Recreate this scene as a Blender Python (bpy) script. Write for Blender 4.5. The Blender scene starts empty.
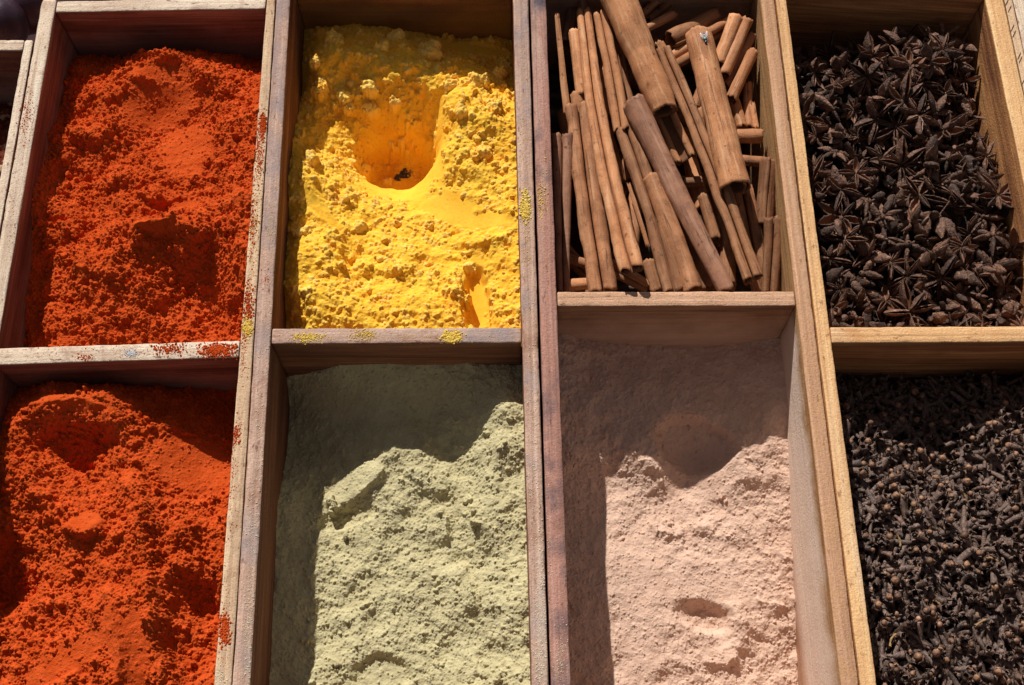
import bpy, math, random
import numpy as np
random.seed(7)
rng = np.random.default_rng(11)
SC = bpy.context.scene
COL = SC.collection
CM = 0.01

# ------------------------------------------------------------------ camera model (also used to survey plan positions)
FPX = 1239.0
PITCH = math.radians(67.7)
DIST = 82.6                                   # cm from lens to the rim plane along the axis
S_, C_ = math.sin(PITCH), math.cos(PITCH)
CAM = np.array([0, -DIST * C_, DIST * S_])
FW = np.array([0, C_, -S_]); UP = np.array([0, S_, C_]); RT = np.array([1., 0, 0])
def ray(px, py): return FW * FPX + RT * (px - 512) + UP * (342.5 - py)
def U(px, py, z=0.):
    d = ray(px, py); return CAM + d * ((z - CAM[2]) / d[2])
def depth_of(p): return float((np.asarray(p) - CAM) @ FW)
SUN = np.array([0.42, -1.1, -1.0])
def zsh(px, py, ye):
    """height at which this point lies on the shadow line of a rim running along x at y = ye"""
    a, b = U(px, py, 0)[1], U(px, py, -10)[1]
    k = (b - a) / 10.0                        # along the ray y = a - k z; along the shadow plane y = ye + 1.1 z
    return (a - ye) / (1.1 + k)

# ------------------------------------------------------------------ helpers
def tag(o, label=None, cat=None, group=None, kind=None):
    if label: o['label'] = label
    if cat: o['category'] = cat
    if group: o['group'] = group
    if kind: o['kind'] = kind
    return o
def link(name, me, mats=None, parent=None, loc=None):
    o = bpy.data.objects.new(name, me); COL.objects.link(o)
    if mats is not None and me is not None and len(me.materials) == 0:
        for m in (mats if isinstance(mats, (list, tuple)) else [mats]): me.materials.append(m)
    if parent: o.parent = parent
    if loc is not None: o.location = loc
    return o
def empty(name, loc):
    o = bpy.data.objects.new(name, None); COL.objects.link(o); o.location = loc
    o.empty_display_size = 0.02
    return o
def mesh_np(name, V, Q, smooth=True, mi=None):
    me = bpy.data.meshes.new(name)
    V = np.asarray(V, dtype=np.float32); Q = np.asarray(Q, dtype=np.int32)
    n = Q.shape[1]
    me.vertices.add(len(V)); me.vertices.foreach_set('co', V.ravel())
    me.loops.add(Q.size); me.loops.foreach_set('vertex_index', Q.ravel())
    me.polygons.add(len(Q))
    me.polygons.foreach_set('loop_start', np.arange(0, Q.size, n, dtype=np.int32))
    if mi is not None: me.polygons.foreach_set('material_index', np.asarray(mi, dtype=np.int32))
    me.update(calc_edges=True)
    me.polygons.foreach_set('use_smooth', np.full(len(Q), smooth, dtype=bool))
    me.validate()
    return me
def grid_quads(nu, nv, wrap=False, off=0):
    """nu rings of nv points"""
    i = np.arange(nu - 1)[:, None]; m = nv if wrap else nv - 1
    j = np.arange(m)[None, :]; j2 = (j + 1) % nv
    return (np.stack([i * nv + j, i * nv + j2, (i + 1) * nv + j2, (i + 1) * nv + j], -1).reshape(-1, 4)) + off

class Noise:
    def __init__(s, seed):
        r = np.random.default_rng(seed); s.p = r.permutation(256); s.p = np.concatenate([s.p, s.p])
        a = r.random(256) * 2 * np.pi; s.g = np.stack([np.cos(a), np.sin(a)], -1)
    def __call__(s, x, y):
        xi = np.floor(x).astype(int); yi = np.floor(y).astype(int); xf = x - xi; yf = y - yi
        xi &= 255; yi &= 255
        def gr(ix, iy, dx, dy):
            g = s.g[s.p[s.p[ix & 255] + (iy & 255)]]; return g[..., 0] * dx + g[..., 1] * dy
        u = xf ** 3 * (xf * (xf * 6 - 15) + 10); v = yf ** 3 * (yf * (yf * 6 - 15) + 10)
        a = gr(xi, yi, xf, yf); b = gr(xi + 1, yi, xf - 1, yf)
        c = gr(xi, yi + 1, xf, yf - 1); d = gr(xi + 1, yi + 1, xf - 1, yf - 1)
        return (a + u * (b - a) + v * ((c + u * (d - c)) - (a + u * (b - a)))) * 1.45
    def fbm(s, x, y, o=4, gain=.5):
        t = 0; a = 1.; f = 1.
        for k in range(o): t = t + a * s(x * f + 17.3 * k, y * f - 9.1 * k); a *= gain; f *= 2.03
        return t
def smooth01(t): t = np.clip(t, 0, 1); return t * t * (3 - 2 * t)

# ------------------------------------------------------------------ materials
def newmat(name):
    m = bpy.data.materials.new(name); m.use_nodes = True
    nt = m.node_tree; b = nt.nodes['Principled BSDF']; return m, nt, b
class NT:
    def __init__(s, nt): s.nt = nt
    def n(s, t, **k):
        nd = s.nt.nodes.new(t)
        for a, v in k.items():
            if a.startswith('_'): setattr(nd, a[1:], v)
            else: nd.inputs[a.replace('__', ' ')].default_value = v
        return nd
    def l(s, a, b): s.nt.links.new(a, b)
    def noise(s, vec, scale, detail=4, rough=.55, dist=0.):
        nd = s.n('ShaderNodeTexNoise', Scale=scale, Detail=detail, Roughness=rough, Distortion=dist)
        if vec is not None: s.l(vec, nd.inputs['Vector'])
        return nd.outputs['Fac']
    def ramp(s, fac, stops, interp='LINEAR'):
        nd = s.nt.nodes.new('ShaderNodeValToRGB'); e = nd.color_ramp.elements; nd.color_ramp.interpolation = interp
        e[0].position, e[0].color = stops[0][0], col(stops[0][1]); e[1].position, e[1].color = stops[1][0], col(stops[1][1])
        for p, c in stops[2:]:
            k = e.new(p); k.color = col(c)
        s.l(fac, nd.inputs['Fac']); return nd.outputs['Color']
    def mix(s, fac, a, b, blend='MIX'):
        nd = s.nt.nodes.new('ShaderNodeMix'); nd.data_type = 'RGBA'; nd.blend_type = blend
        for k, v in ((0, fac), (6, a), (7, b)):
            if isinstance(v, (int, float)): nd.inputs[k].default_value = v
            elif isinstance(v, (tuple, list)): nd.inputs[k].default_value = col(v)
            else: s.l(v, nd.inputs[k])
        return nd.outputs[2]
    def math(s, op, a, b=None):
        nd = s.nt.nodes.new('ShaderNodeMath'); nd.operation = op
        for k, v in ((0, a), (1, b)):
            if v is None: continue
            if isinstance(v, (int, float)): nd.inputs[k].default_value = v
            else: s.l(v, nd.inputs[k])
        return nd.outputs[0]
    def mrange(s, v, a, b, c=0., d=1.):
        nd = s.nt.nodes.new('ShaderNodeMapRange'); s.l(v, nd.inputs[0])
        for k, x in enumerate((a, b, c, d)): nd.inputs[k + 1].default_value = x
        return nd.outputs[0]
    def bump(s, h, strength, dist, normal=None):
        nd = s.n('ShaderNodeBump', Strength=strength, Distance=dist); s.l(h, nd.inputs['Height'])
        if normal is not None: s.l(normal, nd.inputs['Normal'])
        return nd.outputs['Normal']
def col(c):
    if isinstance(c, (int, float)): return (c, c, c, 1)
    return tuple(c) + (1,) if len(c) == 3 else tuple(c)

def wood(name, light, mid, dark, top, stain=None, stain_amt=.0, dust=None, dust_lo=-12, dust_hi=-3, seed=0., red=None, dust_x=None):
    """weathered board: grain runs along local x; worn paler arris on top; powder dust rubbed into the faces"""
    m, nt, b = newmat(name); N = NT(nt)
    tc = N.n('ShaderNodeTexCoord'); oi = N.n('ShaderNodeObjectInfo')
    off = N.n('ShaderNodeVectorMath', _operation='MULTIPLY_ADD')
    comb = N.n('ShaderNodeCombineXYZ'); r = N.math('MULTIPLY', oi.outputs['Random'], 7.)
    for k in range(3): N.l(r, comb.inputs[k])
    N.l(comb.outputs[0], off.inputs[0]); off.inputs[1].default_value = (1, 1, 1); N.l(tc.outputs['Object'], off.inputs[2])
    P = off.outputs[0]
    def mp(sx, sy, sz):
        nd = N.n('ShaderNodeMapping'); nd.inputs['Scale'].default_value = (sx, sy, sz); N.l(P, nd.inputs['Vector']); return nd.outputs[0]
    broad = N.noise(mp(5, 60, 60), 1., 5, .55, .6)
    fibre = N.noise(mp(14, 420, 420), 1., 4, .6, .3)
    blot = N.noise(P, 34., 5, .6)
    fine = N.noise(P, 900., 3, .6)
    c = N.ramp(broad, [(.3, dark), (.68, light), (.5, mid)])
    c = N.mix(N.mrange(fibre, .38, .62, .55, 0.), c, dark, 'MULTIPLY')
    c = N.mix(N.mrange(blot, .52, .72, 0, .5), c, dark)
    # worn top
    g = N.n('ShaderNodeNewGeometry'); sep = N.n('ShaderNodeSeparateXYZ'); N.l(g.outputs['Normal'], sep.inputs[0])
    topm = N.mrange(sep.outputs['Z'], .35, .9)
    tcol = N.mix(N.mrange(fibre, .35, .65, 0., 1.), N.mix(.25, top, dark), top)
    tcol = N.mix(N.mrange(blot, .45, .65, 0, .6), tcol, N.mix(.5, top, mid))
    tcol = N.mix(N.mrange(broad, .55, .75, 0, .6), tcol, N.mix(.35, (.85, .78, .66), top))
    grime = N.noise(P, 75., 6, .7)
    tcol = N.mix(N.mrange(grime, .58, .72, 0, .4), tcol, dark)
    spk = N.noise(P, 620., 3, .7); nick = N.noise(mp(120, 380, 380), 1., 3, .7)
    tcol = N.mix(N.mrange(spk, .5, .66, 0, .32), tcol, tuple(x * .42 for x in top))
    tcol = N.mix(N.mrange(spk, .44, .32, 0, .3), tcol, tuple(min(.95, x * 1.25 + .06) for x in top))
    strk = N.noise(mp(4, 230, 230), 1., 5, .65, .5); tcol = N.mix(N.mrange(strk, .50, .64, 0, .55), tcol, N.mix(.35, dark, top))
    tcol = N.mix(N.mrange(strk, .44, .33, 0, .6), tcol, tuple(min(.95, x * 1.25 + .07) for x in top))
    tcol = N.mix(N.mrange(N.noise(P, 26., 6, .7, .8), .55, .66, 0, .5), tcol, mid)
    tcol = N.mix(N.mrange(nick, .60, .70, 0, .8), tcol, dark)
    edge = N.math('MULTIPLY', N.mrange(sep.outputs['Z'], .97, .75), N.mrange(grime, .45, .6))
    tcol = N.mix(N.math('MULTIPLY', edge, .6), tcol, tuple(min(.95, x * 1.3 + .08) for x in top))
    c = N.mix(N.math('MULTIPLY', topm, .95), c, tcol)
    if red: c = N.mix(N.math('MULTIPLY', topm, N.mrange(N.noise(mp(9, 90, 90), 1., 4), .42, .66, 0, .8)), c, red)
    if stain:
        sm = N.math('MULTIPLY', N.mrange(N.noise(P, 19., 5, .65), .50, .66, 0, stain_amt), topm)
        c = N.mix(sm, c, stain)
    if dust:
        so = N.n('ShaderNodeSeparateXYZ'); N.l(tc.outputs['Object'], so.inputs[0])
        hm = N.mrange(N.math('ADD', so.outputs['Z'], N.math('MULTIPLY', N.math('SUBTRACT', blot, .5), .05)), dust_hi * CM, dust_lo * CM)
        dm = N.math('MULTIPLY', N.math('SUBTRACT', 1., topm), N.math('MULTIPLY', hm, N.math('MULTIPLY', N.mrange(fine, .3, .6, .72, .98), N.mrange(fibre, .35, .6, 1., .72))))
        if dust_x: dm = N.math('MULTIPLY', dm, N.mrange(so.outputs['X'], dust_x[0], dust_x[1]))
        c = N.mix(dm, c, dust)
    c = N.mix(N.mrange(fine, .3, .7, .0, .22), c, dark)
    N.l(c, b.inputs['Base Color']); b.inputs['Roughness'].default_value = .82
    b.inputs['Specular IOR Level'].default_value = .25
    h = N.math('ADD', N.math('MULTIPLY', fibre, .7), N.math('MULTIPLY', fine, .4))
    h = N.math('ADD', h, N.math('MULTIPLY', grime, .8))
    N.l(N.bump(N.math('ADD', h, N.math('MULTIPLY', spk, .5)), .8, .0011), b.inputs['Normal'])
    return m

def powder(name, base, alt, pale, bump=.5, fine_scale=1500., dark=None):
    m, nt, b = newmat(name); N = NT(nt)
    tc = N.n('ShaderNodeTexCoord'); P = tc.outputs['Object']
    a = N.noise(P, 60., 5, .6); f = N.noise(P, fine_scale, 3, .65); g = N.noise(P, 420., 4, .6)
    c = N.mix(N.mrange(a, .36, .64), base, alt)
    c = N.mix(N.mrange(f, .58, .76, 0, .45), c, pale)
    c = N.mix(N.mrange(g, .30, .45, .35, 0), c, tuple(x * .55 for x in base))
    at = N.n('ShaderNodeAttribute', _attribute_name='pale'); c = N.mix(at.outputs['Fac'], c, pale)
    if dark:
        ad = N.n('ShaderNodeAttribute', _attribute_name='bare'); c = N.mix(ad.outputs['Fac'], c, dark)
    N.l(c, b.inputs['Base Color']); b.inputs['Roughness'].default_value = 1.; b.inputs['Specular IOR Level'].default_value = .03
    b.inputs['Diffuse Roughness'].default_value = .4
    h = N.math('ADD', f, N.math('MULTIPLY', g, 1.2))
    N.l(N.bump(h, bump, .0012), b.inputs['Normal'])
    return m

def simple(name, c1, c2, scale, rough=.7, bump=.3, bscale=None, spec=.3, bdist=.0006, rnd=0., c3=None):
    """blotchy natural surface with a per-object tone shift"""
    m, nt, b = newmat(name); N = NT(nt)
    tc = N.n('ShaderNodeTexCoord'); P = tc.outputs['Object']
    oi = N.n('ShaderNodeObjectInfo')
    off = N.n('ShaderNodeVectorMath', _operation='ADD'); comb = N.n('ShaderNodeCombineXYZ')
    r = N.math('MULTIPLY', oi.outputs['Random'], 3.)
    for k in range(3): N.l(r, comb.inputs[k])
    N.l(comb.outputs[0], off.inputs[0]); N.l(P, off.inputs[1]); P = off.outputs[0]
    a = N.noise(P, scale, 5, .6)
    c = N.mix(N.mrange(a, .35, .65), c1, c2)
    if c3: c = N.mix(N.mrange(N.noise(P, scale * 2.7, 4, .6), .55, .7, 0, .7), c, c3)
    if rnd:
        hs = N.n('ShaderNodeHueSaturation'); N.l(c, hs.inputs['Color']); N.l(N.mrange(oi.outputs['Random'], 0, 1, 1 - rnd, 1 + rnd), hs.inputs['Value'])
        c = hs.outputs['Color']
    N.l(c, b.inputs['Base Color']); b.inputs['Roughness'].default_value = rough; b.inputs['Specular IOR Level'].default_value = spec
    N.l(N.bump(N.noise(P, bscale or scale * 5, 4, .6), bump, bdist), b.inputs['Normal'])
    return m

# ------------------------------------------------------------------ boards and crates
BZ = -12.0
def board(name, a0, a1, b0, b1, mat, parent, org, ztop=0., zbot=BZ, bev=.1, wear=1., seed=None):
    """a board whose top face is the plan quad a0-a1 (one arris) / b0-b1 (other arris); local x runs along it"""
    seed = random.randrange(1 << 20) if seed is None else seed
    nz = Noise(seed)
    a0, a1, b0, b1 = [np.array(p, float) for p in (a0, a1, b0, b1)]
    m0, m1 = (a0 + b0) / 2, (a1 + b1) / 2
    ctr = (m0 + m1) / 2; d = m1 - m0; L = np.linalg.norm(d); d /= L; nrm = np.array([-d[1], d[0]])
    M = max(8, int(L / .22))
    ts = np.concatenate([[0], np.linspace(.004, .996, M), [1]])
    prof_z = [zbot, zbot * .66, zbot * .33, -.9, -.35]
    rings = []
    for k, t in enumerate(ts):
        pa = a0 + (a1 - a0) * t; pb = b0 + (b1 - b0) * t
        s = t * L
        ka = bev * (1 + wear * (.55 * nz(s * .9, 3.3) + .7 * max(0, nz(s * 2.7, 8.1) - .25) * 2.2)); kb = bev * (1 + wear * (.55 * nz(s * .8, 23.3) + .7 * max(0, nz(s * 2.5, 48.1) - .25) * 2.2))
        ka = max(.03, ka); kb = max(.03, kb)
        dz = .03 * nz(s * .25, 77.) * wear
        la = .025 * nz(s * .35, 60.) * wear; lb = .025 * nz(s * .33, 90.) * wear
        e = .0 if 0 < k < len(ts) - 1 else .06
        wdir = (pb - pa) / np.linalg.norm(pb - pa)
        pa = pa + wdir * (la + e); pb = pb + wdir * (lb - e)
        pts = [(pa, z) for z in prof_z] + [(pa, -ka), (pa + wdir * ka * .3, -ka * .3), (pa + wdir * ka, 0)]
        w = np.linalg.norm(pb - pa)
        for q in (.35, .65): pts.append((pa + wdir * w * q, .012 * nz(s * .8, q * 30)))
        pts += [(pb - wdir * kb, 0), (pb - wdir * kb * .3, -kb * .3), (pb, -kb)] + [(pb, z) for z in prof_z[::-1]]
        ring = []
        for p, z in pts:
            zz = z + ztop + dz - (e if z > -.5 else 0) if z > zbot + .01 else zbot
            v = p - ctr; ring.append((v @ d, v @ nrm, zz))
        rings.append(ring)
    R = np.array(rings); nv = R.shape[1]
    Q = list(map(tuple, grid_quads(len(ts), nv, True)))
    V = R.reshape(-1, 3) * CM
    me = bpy.data.meshes.new(name)
    faces = Q + [tuple(range(nv))[::-1], tuple((len(ts) - 1) * nv + j for j in range(nv))]
    me.from_pydata([tuple(v) for v in V], [], faces)
    me.polygons.foreach_set('use_smooth', [True] * len(Q) + [False, False])
    me.update(); me.validate()
    import bmesh
    bm = bmesh.new(); bm.from_mesh(me); bmesh.ops.recalc_face_normals(bm, faces=bm.faces); bm.to_mesh(me); bm.free()
    o = link(name, me, mat, parent)
    o.location = ((ctr[0] - org[0]) * CM, (ctr[1] - org[1]) * CM, -BZ * CM)
    o.rotation_euler = (0, 0, math.atan2(d[1], d[0]))
    return o
def lerpx(p, q, y):
    t = (y - p[1]) / (q[1] - p[1]); return (p[0] + (q[0] - p[0]) * t, y)
def crate_root(name, label, cat, org):
    o = empty(name, (org[0] * CM, org[1] * CM, BZ * CM)); tag(o, label, cat, 'wooden spice crates'); return o

W_pale = wood('worn_cream_wood', (.46, .22, .13), (.33, .13, .075), (.15, .05, .03), (.95, .76, .56), dust=(.52, .32, .26), dust_hi=-2, dust_lo=-7)
W_strip = wood('pale_strip_wood', (.5, .32, .19), (.4, .22, .12), (.2, .09, .05), (.86, .60, .38), dust=(.4, .1, .03))
W_grey = wood('greyed_mauve_wood', (.40, .19, .095), (.28, .115, .06), (.14, .055, .03), (.66, .43, .32), stain=(.26, .23, .25), stain_amt=.6, dust=(.55, .30, .05), dust_hi=-3, dust_lo=-10, dust_x=(.02, -.03))
W_cross = wood('brown_divider_wood', (.40, .19, .095), (.28, .115, .06), (.14, .055, .03), (.64, .43, .33), stain=(.24, .22, .25), stain_amt=.7)
W_dusted = wood('turmeric_dusted_wood', (.46, .20, .08), (.34, .13, .055), (.16, .06, .03), (.58, .39, .31), dust=(.85, .48, .06), dust_hi=-1.5, dust_lo=-11)
W_mauve = wood('mauve_brown_wood', (.36, .18, .12), (.27, .125, .085), (.13, .055, .045), (.54, .27, .20), stain=(.05, .055, .08), stain_amt=.92, dust=(.46, .3, .23), dust_hi=-3.5, dust_lo=-9)
W_tan = wood('tan_brown_wood', (.48, .28, .15), (.38, .2, .1), (.2, .09, .05), (.72, .42, .26), dust=(.70, .48, .36), dust_hi=-1., dust_lo=-6.)
W_tanright = wood('dusty_tan_wood', (.62, .38, .17), (.52, .29, .12), (.28, .13, .055), (.60, .33, .195), dust=(.95, .77, .65), dust_hi=-.4, dust_lo=-2.6, dust_x=(-.028, -.012))
W_gold = wood('golden_wood', (.78, .40, .155), (.60, .28, .105), (.26, .10, .04), (.92, .55, .26))
W_goldpale = wood('pale_golden_wood', (.60, .38, .2), (.5, .28, .13), (.26, .12, .055), (.86, .6, .38))
W_base = wood('dark_board_wood', (.12, .07, .045), (.09, .05, .03), (.04, .02, .015), (.1, .06, .04))

# plan lines (cm): each side board as inner/outer arris through two surveyed points
Ai = ((-36.12, 24.2), (-36.12, -22.)); Ao = ((-35.47, 24.2), (-35.5, -22.))
B1o = ((-35.38, 27.8), (-35.40, -22.)); B1i = ((-34.25, 27.8), (-34.30, -22.))
B2i = ((-18.45, 27.2), (-17.86, -22.)); B2o = ((-17.79, 27.8), (-16.80, -22.))
C1o = ((-17.74, 27.8), (-16.76, -22.)); C1i = ((-16.67, 27.8), (-15.66, -22.))
C2i = ((0.05, 27.8), (1.17, -22.)); C2o = ((1.22, 27.8), (2.20, -22.))
D1o = ((1.38, 27.8), (2.32, -22.)); D1i = ((2.55, 27.8), (3.53, -22.))
D2i = ((18.72, 27.8), (19.70, -22.)); D2o = ((19.74, 27.8), (20.76, -22.))
E1o = ((19.84, 27.8), (20.86, -22.)); E1i = ((20.62, 27.8), (21.84, -22.))
E2i = ((35.59, 27.8), (37.0, -22.)); E2o = ((36.95, 27.8), (38.2, -22.))
F1o = ((37.02, 27.8), (38.3, -22.)); F1i = ((37.62, 27.8), (39.0, -22.))
F2o = ((37.66, 27.8), (39.05, -22.)); F2i = ((38.7, 27.8), (40.1, -22.))

def side(name, la, lb, y0, y1, mat, par, org, **k):
    return board(name, lerpx(*la, y1), lerpx(*la, y0), lerpx(*lb, y1), lerpx(*lb, y0), mat, par, org, **k)
def cross(name, li, lj, y0a, y0b, th, mat, par, org, gap=.02, **k):
    """a board across from side line li to side line lj; front arris at y0a (left) / y0b (right), thickness th"""
    a0 = np.array(lerpx(*li, y0a)) + (gap, 0); a1 = np.array(lerpx(*lj, y0b)) - (gap, 0)
    b0 = np.array(lerpx(*li, y0a + th)) + (gap, 0); b1 = np.array(lerpx(*lj, y0b + th)) - (gap, 0)
    return board(name, a0, a1, b0, b1, mat, par, org, **k)
def bottom(par, org, li, lj, y0, y1, mat):
    a0, a1 = lerpx(*li, y0), lerpx(*lj, y0); b0, b1 = lerpx(*li, y1), lerpx(*lj, y1)
    return board('base_board', np.array(a0) + (.02, .02), np.array(a1) + (-.02, .02), np.array(b0) + (.02, -.02), np.array(b1) + (-.02, -.02), mat, par, org, ztop=-11.5, zbot=-11.95, bev=.03)

# crate A (only its right edge shows)
oA = (-44, 0)
rA = crate_root('spice_crate', 'pale worn crate cut off by the left edge, with red-brown flakes inside', 'spice crate', oA)
side('side_board', Ai, Ao, -27, 24.25, W_pale, rA, oA)
A1 = ((-53.0, 24.2), (-53.0, -22.))
cross('end_board', ((-53.9, 24), (-53.9, -22)), ((-36.12, 24), (-36.12, -22)), 23.3, 23.3, .95, W_pale, rA, oA)
side('side_board', ((-54.6, 24), (-54.6, -22)), ((-53.95, 24), (-53.95, -22)), -27, 24.25, W_pale, rA, oA)
bottom(rA, oA, ((-53.9, 24), (-53.9, -22)), Ai, -27, 23.2, W_base)
# crate B
oB = (-26, 0)
rB = crate_root('spice_crate', 'pale cream crate holding the two heaps of orange-red paprika', 'spice crate', oB)
side('side_board', B1o, B1i, -28, 27.95, W_pale, rB, oB, bev=.13)
side('side_board', B2i, B2o, -28, 28.2, W_strip, rB, oB)
cross('end_board', B1i, B2i, 26.72, 27.06, 1.02, W_pale, rB, oB, gap=.06)
cross('divider', B1i, B2i, -1.62, -1.06, 1.22, W_pale, rB, oB, gap=.03)
cross('end_board', B1i, B2i, -28., -28., 1.0, W_pale, rB, oB)
bottom(rB, oB, B1i, B2i, -27, 26.7, W_base)
# crate C
oC = (-8, 0)
rC = crate_root('spice_crate', 'greyed purplish-brown crate holding yellow turmeric and olive-green powder', 'spice crate', oC)
side('side_board', C1o, C1i, -29, 30.8, W_grey, rC, oC, bev=.12)
side('side_board', C2i, C2o, -29, 30.8, W_grey, rC, oC, bev=.12)
cross('end_board', C1i, C2i, 29.7, 29.7, 1.05, W_dusted, rC, oC, ztop=1.5)  # top edge raised above the rim, out of view, to throw a longer shadow
cross('divider', C1i, C2i, -0.06, 0.02, 1.12, W_cross, rC, oC, gap=.05, ztop=-.08)
cross('end_board', C1i, C2i, -29, -29, 1.0, W_grey, rC, oC)
bottom(rC, oC, C1i, C2i, -28, 29.6, W_base)
# crate D
oD = (11, 0)
rD = crate_root('spice_crate', 'reddish brown crate holding cinnamon sticks above a bed of pink powder', 'spice crate', oD)
side('side_board', D1o, D1i, -29, 30.8, W_mauve, rD, oD, bev=.11)
side('side_board', D2i, D2o, -29, 30.8, W_tanright, rD, oD, bev=.11)
cross('end_board', D1i, D2i, 29.6, 29.6, 1.05, W_tan, rD, oD)
cross('divider', D1i, D2i, 2.66, 2.70, 1.1, W_tan, rD, oD, gap=.04, ztop=-.05)
cross('end_board', D1i, D2i, -29, -29, 1.0, W_tan, rD, oD)
bottom(rD, oD, D1i, D2i, -28, 29.5, W_base)
# crate E
oE = (29, 0)
rE = crate_root('spice_crate', 'golden-tan crate holding star anise at the back and cloves in front', 'spice crate', oE)
side('side_board', E1o, E1i, -29, 29.0, W_gold, rE, oE, bev=.07)
side('side_board', E2i, E2o, -29, 29.0, W_gold, rE, oE, bev=.09)
cross('end_board', E1i, E2i, 29.3, 28.0, 1.0, W_gold, rE, oE)
cross('divider', E1i, E2i, -0.03, 0.05, 1.16, W_gold, rE, oE, gap=.03)
cross('end_board', E1i, E2i, -29, -29, 1.0, W_gold, rE, oE)
bottom(rE, oE, E1i, E2i, -28, 27.4, W_base)
# crate F (only its left edge shows)
oF = (46, 0)
rF = crate_root('spice_crate', 'pale golden crate cut off at the right edge, its rim scored with dark ticks', 'spice crate', oF)
side('side_board', F1o, F1i, -29, 31, W_goldpale, rF, oF, bev=.05)
side('side_board', F2o, F2i, -29, 31, W_pale, rF, oF, bev=.08)
side('side_board', ((55, 28), (56, -22)), ((56, 28), (57, -22)), -29, 31, W_goldpale, rF, oF)
cross('end_board', F2i, ((55, 28), (56, -22)), 29.9, 29.9, 1.0, W_goldpale, rF, oF)
cross('end_board', F2i, ((55, 28), (56, -22)), -29, -29, 1.0, W_goldpale, rF, oF)
bottom(rF, oF, F2i, ((55, 28), (56, -22)), -28, 29.8, W_base)
m_tick = simple('tick_ink', (.05, .02, .01), (.09, .035, .02), 300)
for k, (tx, ty) in enumerate([(1006.5, 3), (1009.5, 9), (1012.3, 28), (1014, 34), (1019, 56), (1020.2, 60), (1023, 82)]):
    p = U(tx, ty, 0.0)
    V = []; F = []
    for s in range(6):
        t = s / 5 - .5
        for h in (-1, 1):
            w = .035 * (1 - 1.3 * abs(t) ** 2)
            V.append(((p[0] + t * .34 + h * w * .3 - oF[0]) * CM, (p[1] + t * .62 - h * w - oF[1]) * CM, (.045 + .02 * t - BZ) * CM))
        if s: F.append((2 * s - 2, 2 * s - 1, 2 * s + 1, 2 * s))
    me = bpy.data.meshes.new('tick_mark'); me.from_pydata(V, [], F)
    link('tick_mark', me, m_tick, rF)

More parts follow.
